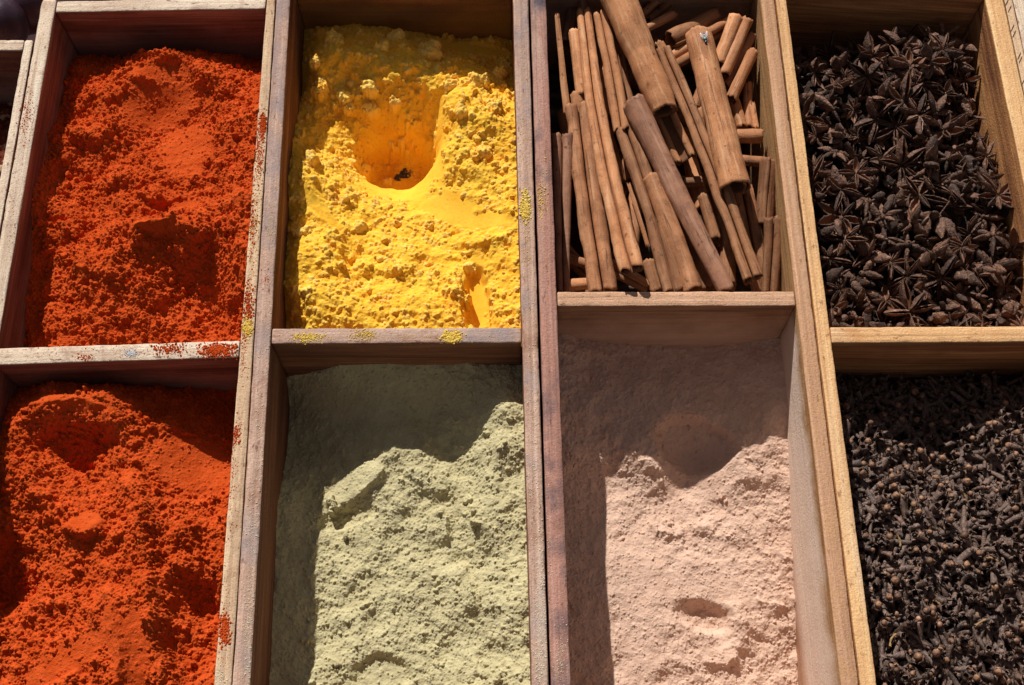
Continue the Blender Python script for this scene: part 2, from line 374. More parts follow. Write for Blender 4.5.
# ------------------------------------------------------------------ powder heaps
def tps(P, z, lam=.02):
    n = len(P); d = np.linalg.norm(P[:, None] - P[None], axis=-1)
    K = np.where(d > 0, d * d * np.log(d + 1e-9), 0) + lam * np.eye(n) * n
    A = np.zeros((n + 3, n + 3)); A[:n, :n] = K; A[:n, n] = 1; A[:n, n + 1:] = P; A[n, :n] = 1; A[n + 1:, :n] = P.T
    w = np.linalg.solve(A, np.concatenate([z, [0, 0, 0]]))
    def f(X, Y):
        out = w[n] + w[n + 1] * X + w[n + 2] * Y
        for i in range(n):
            r2 = (X - P[i, 0]) ** 2 + (Y - P[i, 1]) ** 2
            out = out + w[i] * .5 * r2 * np.log(r2 + 1e-9)
        return out
    return f
def clus(h, f): return np.clip(.55 + 1.3 * h.N.fbm(h.X * f + 31, h.Y * f - 12, 3), .06, 1)
class Heap:
    def __init__(s, quad, step=.05, seed=1):
        """quad: plan corners back-left, back-right, front-right, front-left (cm)"""
        s.quad = [np.array(q, float) for q in quad]; bl, br, fr, fl = s.quad
        s.nx = int(np.linalg.norm(br - bl) / step) + 1; s.ny = int(np.linalg.norm(fl - bl) / step) + 1
        u = np.linspace(0, 1, s.nx)[None, :, None]; v = np.linspace(0, 1, s.ny)[:, None, None]
        XY = (bl * (1 - u) + br * u) * (1 - v) + (fl * (1 - u) + fr * u) * v
        s.X, s.Y = XY[..., 0], XY[..., 1]; s.step = step; s.N = Noise(seed); s.rng = np.random.default_rng(seed)
        s.pale = np.zeros_like(s.X); s.bare = np.zeros_like(s.X)
        s.v = np.broadcast_to(v[..., 0], s.X.shape); s.u = np.broadcast_to(u[..., 0], s.X.shape)
    def ctrl(s, pts, xy=(), lam=.004):
        P = [U(px, py, z)[:2] for px, py, z in pts] + [p[:2] for p in xy]
        z = [q[2] for q in pts] + [p[2] for p in xy]
        s.Z = tps(np.array(P), np.array(z), lam)(s.X, s.Y); s.zlo, s.zhi = min(z) - .6, max(z) + .5
        s.Z = np.clip(s.Z, s.zlo, s.zhi)
        return s
    def loc(s, px, py, zg):
        return U(px, py, zg)[:2]
    def ell(s, px, py, rx, ry, ang=0, zg=-5):
        """normalised elliptical radius about a surveyed point; radii in hundredths of the frame ~ px/15 cm"""
        c = s.loc(px, py, zg); dx, dy = s.X - c[0], s.Y - c[1]; a = math.radians(ang)
        k = 14.0
        return np.sqrt(((dx * math.cos(a) + dy * math.sin(a)) / (rx / k)) ** 2 + ((-dx * math.sin(a) + dy * math.cos(a)) / (ry / k)) ** 2)
    def bump(s, px, py, rx, ry, dz, ang=0, zg=-5, p=2):
        s.Z = s.Z + dz * np.exp(-s.ell(px, py, rx, ry, ang, zg) ** p)
    def scoop(s, px, py, rx, ry, dz, ang=0, zg=-5, edge=.35):
        """hollow with a fairly sharp rim"""
        r = s.ell(px, py, rx, ry, ang, zg) + .12 * s.N.fbm(s.X * .6, s.Y * .6, 3)
        s.Z = s.Z + dz * (1 - smooth01((r - (1 - edge)) / (2 * edge)))
    def crest(s, pts, h, far=2., near=.35, side=1, zg=-5, jag=.25):
        """ridge line: gentle slope on one side, steep broken face on the other (side = +1: steep to the right of the way walked)"""
        P = np.array([s.loc(x, y, zg) for x, y in pts])
        jx = jag * s.N.fbm(s.X * .9 + 40, s.Y * .9, 4); jy = jag * s.N.fbm(s.X * .9, s.Y * .9 + 70, 4)
        X, Y = s.X + jx, s.Y + jy
        best = np.full(X.shape, 1e9); sg = np.ones_like(X); tt = np.zeros_like(X)
        n = len(P) - 1
        for i in range(n):
            a, b = P[i], P[i + 1]; d = b - a; L2 = d @ d
            t = np.clip(((X - a[0]) * d[0] + (Y - a[1]) * d[1]) / L2, 0, 1)
            ex, ey = X - a[0] - t * d[0], Y - a[1] - t * d[1]; D = np.hypot(ex, ey)
            cr = d[0] * ey - d[1] * ex
            m = D < best; best = np.where(m, D, best); sg = np.where(m, np.where(cr < 0, 1, -1), sg); tt = np.where(m, (i + t) / n, tt)
        steep = (sg * side) > 0
        w = np.where(steep, near, far)
        taper = smooth01(tt / .2) * smooth01((1 - tt) / .2)
        s.Z = s.Z + h * np.exp(-(best / w) ** 1.3) * taper
    def smoothmask(s, items, zg=-5):
        m = np.ones_like(s.X)
        for px, py, rx, ry, ang in items:
            r = s.ell(px, py, rx, ry, ang, zg) + .18 * s.N.fbm(s.X * .8 + 5, s.Y * .8, 3)
            m *= smooth01((r - .75) / .45)
        return m
    def rough(s, amp, scale, mask=1., oct=4, ridged=False):
        n = s.N.fbm(s.X * scale + 3.7, s.Y * scale + 1.9, oct)
        if ridged: n = .5 - np.abs(n)
        s.Z = s.Z + amp * n * mask
    def balls(s, n, r0, r1, mask=None, power=2.5, sink=.35, squash=.9, pale=0.):
        ny, nx = s.X.shape; st = s.step; g = s.rng
        if mask is None: w = None
        ii = g.integers(0, ny, n); jj = g.integers(0, nx, n)
        if mask is not None:
            k = g.random(n) < mask[ii, jj]; ii, jj = ii[k], jj[k]
        n = len(ii)
        rr = r0 * (r1 / r0) ** (g.random(n) ** power); rr = np.sort(rr)[::-1]
        NZ = s.N.fbm(s.X * 2.3 + 11, s.Y * 2.3 - 4, 4)
        for i, j, r in zip(ii, jj, rr):
            h = int(r * 1.5 / st) + 1
            i0, i1, j0, j1 = max(0, i - h), min(ny, i + h + 1), max(0, j - h), min(nx, j + h + 1)
            a = g.random() * 3.14; ca, sa = math.cos(a), math.sin(a); asp = .7 + .5 * g.random()
            dy = (np.arange(i0, i1) - i)[:, None] * st; dx = (np.arange(j0, j1) - j)[None, :] * st
            e = ((dx * ca + dy * sa) / asp) ** 2 + ((-dx * sa + dy * ca) * asp) ** 2
            q = r * r * (1 + .9 * NZ[i0:i1, j0:j1]) - e
            zc = s.Z[i, j] + r * (g.random() * .7 - sink)
            add = zc + squash * np.sqrt(np.maximum(q, 0)) - (q <= 0) * 99
            blk = s.Z[i0:i1, j0:j1]; m = add > blk
            s.Z[i0:i1, j0:j1] = np.where(m, add, blk)
            if pale: s.pale[i0:i1, j0:j1] = np.where(m, pale * g.random(), s.pale[i0:i1, j0:j1])
    def lump(s, px, py, zg, r):
        c = s.loc(px, py, zg); q = 0
        nzf = s.N.fbm(s.X * 1.1 + px, s.Y * 1.1 + py, 4); dx, dy = s.X - c[0], s.Y - c[1]
        q = r * r * (1 + .8 * nzf) - dx * dx - dy * dy
        i = np.argmin(dx * dx + dy * dy); zc = s.Z.ravel()[i] + r * .15
        add = zc + .85 * np.sqrt(np.maximum(q, 0)) + .12 * nzf; m = (q > 0) & (add > s.Z)
        s.Z = np.where(m, add, s.Z); s.pale = np.where(m, .35 + .3 * s.rng.random(), s.pale)
    def cap(s, zmax):
        s.Z = np.minimum(s.Z, zmax)
    def build(s, name, mat, label, cat, floor=-11.42):
        s.Z = np.maximum(s.Z, floor)
        cx, cy = s.X.mean(), s.Y.mean(); zb = floor
        V = np.stack([(s.X - cx) * CM, (s.Y - cy) * CM, (s.Z - zb) * CM], -1).reshape(-1, 3)
        Q = grid_quads(s.ny, s.nx)[:, ::-1]
        me = mesh_np(name, V, Q)
        for nm, arr in (('pale', s.pale), ('bare', s.bare)):
            at = me.attributes.new(nm, 'FLOAT', 'POINT'); at.data.foreach_set('value', np.clip(arr, 0, 1).astype(np.float32).ravel())
        o = link(name, me, mat); o.location = (cx * CM, cy * CM, zb * CM)
        return tag(o, label, cat)
    def height_at(s, x, y):
        k = np.argmin((s.X - x) ** 2 + (s.Y - y) ** 2); return float(s.Z.ravel()[k])
def quad(li, lj, yb_l, yb_r, yf_l, yf_r, m=.03):
    a = lerpx(*li, yb_l); b = lerpx(*lj, yb_r); c = lerpx(*lj, yf_r); d = lerpx(*li, yf_l)
    return [(a[0] - m, a[1] + m), (b[0] + m, b[1] + m), (c[0] + m, c[1] - m), (d[0] - m, d[1] - m)]

M_pap = powder('paprika_powder', (.71, .108, .021), (.59, .078, .013), (.82, .18, .055), .7)
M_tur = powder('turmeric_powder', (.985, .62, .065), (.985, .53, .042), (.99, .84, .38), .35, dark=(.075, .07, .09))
M_grn = powder('olive_powder', (.64, .56, .325), (.565, .485, .275), (.76, .69, .47), .5)
M_pnk = powder('pink_powder', (.77, .535, .405), (.71, .475, .35), (.85, .66, .54), .5)
M_chi = powder('chilli_flakes', (.2, .035, .015), (.12, .02, .01), (.62, .4, .24), .6)

def zwall(px, py, line):
    d = ray(px, py); (x0, y0), (x1, y1) = line; n = np.array([y1 - y0, -(x1 - x0), 0])
    t = ((np.array([x0, y0]) - CAM[:2]) @ n[:2]) / (n @ d); return float((CAM + d * t)[2])
def zc(px, py, y): return (px, py, zwall(px, py, ((-50, y), (50, y))))
def zw(px, py, line): return (px, py, zwall(px, py, line))
def zsl(px, py, ye, d=0.): return (px, py, zsh(px, py, ye) - d)
def grains(h, sm, n, r0=.06, r1=.11, lo=.12, sink=.5): h.balls(n, r0, r1, sm * (1 - lo) + lo, 1.3, sink)

# paprika, back
h = Heap(quad(B1i, B2i, 26.75, 27.06, -.35, .12), .04, 21)
h.ctrl([zc(78, 56, 26.75), zc(150, 57, 26.85), zc(240, 58, 27.), zsl(130, 64, 26.8), zsl(160, 61, 26.85), zsl(200, 62, 26.95), zsl(92, 76, 26.75, .3), zsl(232, 68, 27.), (258, 80, -3.0), (262, 118, -.3), (256, 180, -.2), (248, 240, -.4), (244, 270, -1.2), (238, 310, -3.4), (214, 305, -4.4), (200, 336, -4.7),
        zw(52, 130, B1i), zw(37, 190, B1i), zw(30, 262, B1i), zw(24, 343, B1i), (68, 115, -3.4), (58, 190, -3.3), (48, 260, -3.3), (42, 330, -3.9), (120, 120, -2.5), (165, 110, -3.2), (190, 170, -2.6), (130, 190, -2.3), (110, 270, -2.3), (170, 300, -3.8), (160, 335, -4.2), (100, 335, -3.4)], lam=.001)
sm = h.smoothmask([(160, 105, 40, 28, 20), (185, 150, 28, 36, 25), (185, 212, 22, 8, 10), (165, 76, 34, 10, 0), (165, 236, 30, 5, 0)], -3)
h.bump(165, 112, 34, 46, -.55, zg=-3)
h.crest([(120, 64), (160, 66), (190, 74), (222, 100), (228, 124)], .75, 1.4, .45, 1, -4)
h.crest([(126, 246), (148, 235), (172, 231), (194, 236), (214, 248)], 1.7, 1.2, .85, 1, -2.6, .2)
h.bump(185, 282, 34, 22, -.5, zg=-3)
h.bump(160, 216, 28, 12, -.55, 12, -2.6)
h.crest([(140, 196), (150, 204), (168, 206)], .8, .9, .4, 1, -2.4)
h.crest([(70, 270), (95, 276), (128, 284)], .75, 1.2, .45, 1, -3, .15)
h.crest([(60, 222), (68, 236), (80, 238)], .6, .9, .3, 1, -3, .15)
h.crest([(62, 130), (90, 142), (125, 138)], .5, 1., .4, 1, -3)
h.crest([(80, 178), (112, 186), (140, 180)], .5, 1., .4, 1, -3)
h.crest([(190, 270), (205, 285), (212, 305)], .5, 1.2, .6, 1, -2.6)
h.rough(.62, .3, sm * .7 + .2); h.rough(.2, .8, sm); h.rough(.035, 2.4, 1.)
ck = clus(h, .4) * sm
h.balls(420, .13, .28, ck, 2.2, .58); h.balls(12000, .065, .14, ck * .7 + .25 * sm, 1.5, .46); grains(h, sm, 26000, .055, .095, .14, .45)
h.cap(.12)
H1 = h; h.build('paprika_heap', M_pap, 'orange-red paprika heap in the back compartment, brimming over its right-hand rail', 'spice powder')

# paprika, front
h = Heap(quad(B1i, B2i, -1.6, -1.05, -27.0, -27.0), .04, 22)
h.ctrl([(20, 378, -6.4), (110, 380, -6.3), (215, 378, -6.6), zsl(10, 422, -1.6), zsl(35, 408, -1.55), zsl(60, 400, -1.5), zsl(100, 400, -1.4), zsl(150, 424, -1.25), zsl(190, 445, -1.2), zsl(226, 462, -1.1),
        (75, 445, -3.4), (15, 470, -2.6), (120, 480, -2.4), (180, 500, -3.3), (222, 520, -3.4), (90, 525, -2.4), (15, 570, -4.2), (60, 600, -3.4), (150, 600, -2.4), (200, 600, -4.0), (215, 670, -4.2), (60, 670, -3.0), (140, 670, -2.5)],
       [(-33.9, -26, -4.5), (-26, -26.5, -3.6), (-18.5, -26, -4.6)], lam=.001)
sm = h.smoothmask([(88, 524, 20, 9, 0), (68, 660, 56, 13, 32), (137, 655, 15, 42, 8), (190, 460, 40, 30, -20), (120, 640, 10, 40, 20), (70, 408, 50, 8, -8)], -3)
h.scoop(78, 446, 34, 20, -1.2, -8, -3, .35)
h.crest([(4, 446), (20, 426), (50, 408), (90, 404), (112, 414), (126, 440), (134, 472)], .6, 1.2, .4, 1, -2.6, .15)
h.crest([(60, 528), (84, 536), (112, 529)], .8, 1.1, .3, 1, -2.6, .08)
h.crest([(110, 534), (120, 540), (128, 536)], .5, .8, .25, 1, -2.6, .1)
h.crest([(124, 466), (142, 500), (147, 552), (154, 605), (162, 660), (162, 710)], 1.0, 1.2, .6, -1, -2.6, .15)
h.scoop(8, 575, 26, 32, -1.4, 0, -4)
h.scoop(196, 622, 26, 40, -.9, 0, -4)
h.crest([(170, 560), (186, 572), (205, 570)], .7, .9, .4, 1, -3.6)
h.crest([(120, 700), (126, 650), (118, 605), (104, 585)], .7, .9, .4, 1, -3, .15)
h.crest([(20, 480), (44, 500), (60, 496)], .6, .9, .4, 1, -3)
h.rough(.62, .3, sm * .7 + .2); h.rough(.2, .8, sm); h.rough(.035, 2.4, 1.)
ck = clus(h, .4) * sm
h.balls(420, .13, .28, ck, 2.2, .58); h.balls(12000, .065, .14, ck * .7 + .25 * sm, 1.5, .46); grains(h, sm, 26000, .055, .095, .14, .45)
h.cap(.0)
h.build('paprika_heap', M_pap, 'orange-red paprika heap in the front compartment, hollowed and furrowed on top', 'spice powder')

# turmeric
h = Heap(quad(C1i, C2i, 29.7, 29.7, 1.0, 1.08), .042, 23)
ey = 29.7 - 1.65
def zs(px, py, d=0.): return zsl(px, py, ey, d)
h.ctrl([zc(306, 29, 29.7), zc(330, 27, 29.7), zc(360, 26, 29.7), zc(400, 30, 29.7), zc(440, 36, 29.7), zc(475, 38, 29.7), zc(508, 40, 29.7), (508, 62, -6.9), zs(440, 79), zs(475, 80), zs(508, 94),
        zw(303, 80, C1i), zs(320, 60, .6), zw(296, 126, C1i), zw(287, 250, C1i), zw(286, 320, C1i), zs(330, 110, .3), zs(345, 80, .5), zs(390, 60, .6), zs(415, 75, .6), zs(375, 100, .3), zs(400, 120, .3), zs(360, 140, .2), (395, 140, -8.6), (400, 168, -8.8), (370, 172, -8.6), (425, 165, -8.6), (405, 188, -8.4), (430, 130, -7.4), zs(430, 105, .3),
        (447, 110, -3.9), (449, 150, -4.1), (449, 182, -4.6), (480, 150, -3.6), (505, 160, -3.6), (505, 230, -3.6), (440, 210, -5.2), (410, 214, -5.2), (375, 206, -4.9), (342, 185, -4.6), (318, 165, -4.0), (320, 210, -3.9), (300, 190, -3.4), (460, 240, -4.6), (400, 250, -4.2), (350, 260, -4.1), (301, 250, -2.7), (308, 300, -2.9), (370, 310, -3.4), (430, 310, -3.5), (475, 300, -4.2), (475, 322, -4.2), (505, 300, -3.4)], lam=.0002)
sm = h.smoothmask([(400, 172, 44, 32, 0), (450, 214, 34, 18, -25), (482, 232, 34, 10, -8), (477, 300, 13, 40, 4), (440, 150, 6, 60, 0), (322, 222, 7, 34, 40), (470, 45, 40, 10, 0)], -6)
h.scoop(398, 168, 40, 30, -1.9, 0, -9.2, .24)
h.scoop(477, 305, 14, 44, -1.0, 4, -3.6, .2)
h.crest([(450, 262), (459, 290), (462, 325)], .5, .8, .3, -1, -3.6, .1)
h.crest([(455, 236), (480, 242), (510, 240)], .4, .8, .4, 1, -3.6, .1)
h.crest([(396, 42), (408, 70), (425, 95), (436, 112)], .6, 1.3, .4, 1, -6.)
h.crest([(300, 150), (312, 190), (334, 235), (350, 262)], .7, .8, .6, -1, -3.8, .15)
h.crest([(350, 262), (380, 272), (420, 268)], .4, .9, .4, 1, -4)
h.rough(.35, .4, sm); h.rough(.16, 1.2, sm)
for lx, ly, lz, lr in ((430, 55, -4.9, .95), (397, 44, -5.2, .7), (337, 52, -5.2, .7), (322, 92, -5.6, .75), (346, 100, -5.9, .6), (374, 100, -6.6, .75), (350, 118, -7.2, .55), (382, 52, -4.4, .5), (318, 70, -5, .5), (452, 82, -3.6, .65), (478, 84, -3.9, .75), (493, 108, -3.6, .65), (462, 118, -3.9, .5), (484, 150, -3.4, .6), (366, 178, -10.4, .55), (387, 182, -10.7, .45), (500, 72, -5.3, .6), (372, 122, -7.7, .5), (398, 118, -7.6, .5), (310, 160, -3.6, .55), (360, 226, -4, .5), (302, 230, -3, .6), (470, 262, -3.6, .45)):
    h.lump(lx, ly, lz, lr)
ck = clus(h, .5) * sm
h.balls(30, .4, .7, sm, 1.4, .8, .75, .6); h.balls(420, .2, .4, ck, 1.8, .65, .8, .6); h.balls(5200, .09, .2, ck, 1.6, .6, .8, .5); h.balls(4000, .06, .12, sm, 1.2, .6, .8, .4)
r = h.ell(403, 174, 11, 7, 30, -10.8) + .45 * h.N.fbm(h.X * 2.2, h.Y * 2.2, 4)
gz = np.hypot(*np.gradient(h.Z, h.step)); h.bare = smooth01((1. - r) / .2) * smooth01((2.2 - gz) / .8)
h.pale *= .6
h.build('turmeric_heap', M_tur, 'bright yellow lumpy turmeric with a deep scooped hollow', 'spice powder')

# olive-green powder
h = Heap(quad(C1i, C2i, -.05, .0, -28., -28.), .042, 24)
h.ctrl([zc(296, 376, -.05), zc(340, 366, -.05), zc(400, 365, -.05), zc(460, 364, -.02), zc(515, 366, 0), zw(289, 400, C1i), (276, 500, -5.6), (272, 600, -5.8), (270, 680, -6.1), zsl(506, 410, -.02), zsl(485, 429, -.02), zsl(457, 462, -.02), zsl(420, 456, -.02), zsl(395, 451, -.02), zsl(365, 466, -.02), zsl(322, 497, -.02),
        (350, 420, -6.9), (430, 420, -6.4), (520, 470, -3.9), (523, 560, -4.), (525, 650, -4.2), (316, 560, -6.8), (313, 640, -6.8), (400, 560, -6.4), (470, 540, -5.8), (400, 640, -6.5), (470, 640, -6.)],
       [(-15.2, -27, -6.3), (-7, -27, -6.6), (.8, -27, -4.6)], lam=.001)
sm = h.smoothmask([(350, 484, 36, 13, 24), (380, 678, 26, 22, 0), (390, 400, 90, 30, 0), (290, 600, 14, 120, 0)], -6.5)
h.crest([(314, 497), (334, 505), (360, 499), (378, 486), (388, 470)], .6, 2.2, .25, 1, -7, .12)
h.scoop(345, 518, 30, 9, -.4, 10, -7)
h.crest([(438, 506), (446, 520), (447, 548)], .7, .8, .3, -1, -6, .08)
h.crest([(462, 560), (470, 585), (476, 618)], .5, .9, .2, -1, -6, .12)
h.scoop(380, 676, 26, 18, -.5, 0, -6.6, .2)
h.crest([(503, 436), (496, 470), (484, 505), (488, 570)], .8, 1.1, .7, 1, -5, .2)
h.crest([(400, 470), (430, 490), (452, 492)], .35, .9, .3, 1, -6)
h.bump(430, 590, 30, 24, .4, 0, -6.3); h.bump(500, 560, 18, 90, .5, 8, -5)
h.rough(.4, .33, sm * .7 + .3); h.rough(.13, 1., sm * .8 + .2, 5); h.rough(.05, 2.6, 1.)
ck = clus(h, .45) * sm
h.balls(90, .2, .5, ck, 2., .55, .8); h.balls(2600, .07, .16, ck, 2., .55); grains(h, sm, 26000, .048, .075, .4, .55)
h.build('olive_powder_heap', M_grn, 'olive-green ground herb powder with a crumbled crust, in the shade on two sides', 'spice powder')

# pink powder
h = Heap(quad(D1i, D2i, 2.68, 2.72, -28., -28.), .042, 25)
py0 = 2.68
h.ctrl([zc(560, 334, 2.66), zc(600, 342, 2.67), zc(650, 346, 2.68), zc(720, 346, 2.69), zc(778, 338, 2.7), zw(787, 400, D2i), zsl(788, 440, py0), zw(790, 500, D2i), zw(795, 600, D2i), zw(798, 684, D2i),
        zsl(613, 478, py0), zsl(628, 463, py0), zsl(641, 458, py0), zsl(653, 464, py0), zsl(668, 482, py0), zsl(686, 490, py0), zsl(708, 480, py0), zsl(728, 467, py0), zsl(745, 450, py0),
        (612, 560, -8.0), (612, 640, -8.2), (572, 450, -6.6), (572, 560, -7.2), (574, 660, -7.6), (690, 408, -7.6), (630, 400, -7.2), (740, 410, -7.3), (690, 455, -9.0), (690, 560, -9.0), (720, 620, -9.4), (660, 640, -8.6), (745, 540, -9.0)],
       [(4, -27, -8), (11, -27, -9.4), (19, -27, -11)], lam=.0005)
sm = h.smoothmask([(690, 470, 40, 30, 0), (700, 400, 100, 50, 0), (590, 560, 24, 140, 0), (700, 590, 60, 22, 0), (640, 600, 24, 80, 0)], -9)
h.scoop(694, 446, 38, 24, -.75, -16, -8.6, .16)
h.scoop(706, 617, 24, 13, -1.0, -14, -9.3, .42)
h.crest([(722, 654), (744, 642), (750, 624), (738, 608), (716, 602)], .35, .7, .6, -1, -9.2, .25)
h.bump(735, 622, 9, 8, .5, 0, -9.4)
h.crest([(700, 662), (722, 664), (740, 654)], .45, .5, .25, 1, -9.3, .1)
h.crest([(640, 518), (660, 532), (690, 536), (722, 520)], .4, .9, .3, 1, -8.8)
h.crest([(752, 596), (770, 604), (788, 610)], .3, .6, .3, -1, -9.6)
h.crest([(642, 460), (655, 474), (664, 492)], .25, .6, .4, -1, -9)
h.rough(.26, .5, sm * .5 + .5); h.rough(.08, 1.2, sm * .6 + .4, 4); h.rough(.03, 2.6, 1.)
rp = np.exp(-h.ell(680, 526, 46, 20, 0, -8.8) ** 2) + .35 * np.exp(-h.ell(745, 520, 24, 40, 0, -9) ** 2) + .5 * np.exp(-h.ell(730, 668, 40, 16, 0, -9.8) ** 2)
h.balls(2600, .06, .17, np.clip(rp, 0, 1), 2.1, .55); grains(h, sm, 26000, .046, .066, .75, .62)
h.build('pink_powder_heap', M_pnk, 'pale pink powder heap with finger hollows, low against its dusty right wall', 'spice powder')

# chilli flakes in the cut-off crate
h = Heap([(-53.8, 23.2), (-36.1, 23.2), (-36.1, -27), (-53.8, -27)], .12, 26)
h.ctrl([], [(-53, 22, -6.5), (-37, 22.5, -7.), (-37, 18, -5.), (-37, 8, -3.6), (-37, -10, -4), (-45, 5, -3), (-53, 0, -5), (-45, -25, -5), (-37, -25, -5), (-53, -25, -5)])
h.rough(.4, .4); h.balls(5000, .16, .4, None, 1.2, .4, .5, 1.0)
h.pale = np.where(h.pale > .8, h.pale, h.pale * .15)
h.build('chilli_flakes', M_chi, 'coarse red-brown chilli flakes at the left edge, mostly in shade', 'spice flakes')

# ------------------------------------------------------------------ cinnamon
def bark(name, c1, c2, c3):
    m, nt, b = newmat(name); N = NT(nt)
    tc = N.n('ShaderNodeTexCoord'); oi = N.n('ShaderNodeObjectInfo')
    comb = N.n('ShaderNodeCombineXYZ'); r = N.math('MULTIPLY', oi.outputs['Random'], 5.)
    for k in range(3): N.l(r, comb.inputs[k])
    off = N.n('ShaderNodeVectorMath', _operation='ADD'); N.l(comb.outputs[0], off.inputs[0]); N.l(tc.outputs['Object'], off.inputs[1]); P = off.outputs[0]
    def mp(sx, sy, sz):
        nd = N.n('ShaderNodeMapping'); nd.inputs['Scale'].default_value = (sx, sy, sz); N.l(P, nd.inputs['Vector']); return nd.outputs[0]
    blot = N.noise(P, 55., 6, .65, .4); ringn = N.noise(mp(900, 160, 160), 1., 4, .6); lng = N.noise(mp(28, 330, 330), 1., 4, .6); fine = N.noise(P, 1300., 3, .6)
    c = N.mix(N.mrange(blot, .38, .62), c1, c2)
    c = N.mix(N.mrange(lng, .5, .72, 0, .7), c, c3)
    c = N.mix(N.mrange(ringn, .28, .42, .3, 0.), c, tuple(x * .45 for x in c2))
    c = N.mix(N.mrange(fine, .5, .68, 0., .4), c, tuple(min(1, x * 1.5) for x in c1))
    big = N.noise(mp(18, 70, 70), 1., 5, .65, .7); c = N.mix(N.mrange(big, .54, .70, 0, .5), c, tuple(x * .62 for x in c2))
    crack = N.noise(mp(22, 520, 520), 1., 3, .6, .4); c = N.mix(N.mrange(crack, .61, .68, 0, .7), c, tuple(x * .4 for x in c2))
    spots = N.noise(P, 210., 3, .5); c = N.mix(N.mrange(spots, .64, .72, 0, .7), c, tuple(x * .35 for x in c2))
    hs = N.n('ShaderNodeHueSaturation'); N.l(c, hs.inputs['Color']); N.l(N.mrange(oi.outputs['Random'], 0, 1, .58, 1.18), hs.inputs['Value'])
    N.l(hs.outputs['Color'], b.inputs['Base Color']); b.inputs['Roughness'].default_value = .72; b.inputs['Specular IOR Level'].default_value = .25
    h = N.math('ADD', N.math('MULTIPLY', ringn, .3), N.math('ADD', N.math('MULTIPLY', lng, .6), N.math('MULTIPLY', fine, .8)))
    N.l(N.bump(N.math('ADD', h, blot), .5, .0008), b.inputs['Normal'])
    return m
BK = {'t': bark('tan_bark', (.57, .25, .108), (.37, .145, .058), (.72, .42, .235)),
      'b': bark('brown_bark', (.44, .19, .085), (.25, .10, .043), (.58, .32, .17)),
      'p': bark('mauve_bark', (.36, .165, .092), (.21, .09, .052), (.46, .26, .17))}
M_inner = simple('bark_inside', (.26, .11, .05), (.17, .07, .03), 80, .85, .3, 500)
def section(kind, n=44):
    """open curl centre-line in the unit circle; returns outward (y, z) points"""
    if kind == 'tube':
        th = np.linspace(-.35, 2 * np.pi * 1.22, n); r = 1.0 - .2 * np.clip((th - np.pi * 1.5) / (2 * np.pi), 0, 1) - .0
        r = 1 - .24 * smooth01((th - np.pi * .9) / (np.pi * 1.5))
        return np.stack([np.cos(th) * r, np.sin(th) * r], -1)
    if kind == 'half':
        th = np.linspace(np.pi * .93, np.pi * 2.07, n); return np.stack([np.cos(th), np.sin(th) * .8], -1)
    if kind == 'shard':
        th = np.linspace(np.pi * .15, np.pi * .85, n); return np.stack([np.cos(th), np.sin(th) * .8 - .4], -1)
    if kind == 'split':
        th = np.linspace(-.5 * np.pi, -2.2 * np.pi, n // 2); L = np.stack([-.68 + np.cos(th) * .32, np.sin(th) * .34], -1)
        return np.concatenate([L[::-1], L * [-1, 1]])
    th = np.linspace(-.5 * np.pi, -2.75 * np.pi, n // 2)
    r = .5 - .3 * smooth01((-th - 1.85 * np.pi) / (1.0 * np.pi))
    L = np.stack([-.52 + np.cos(th) * r, np.sin(th) * r], -1)
    return np.concatenate([L[::-1], L * [-1, 1]])
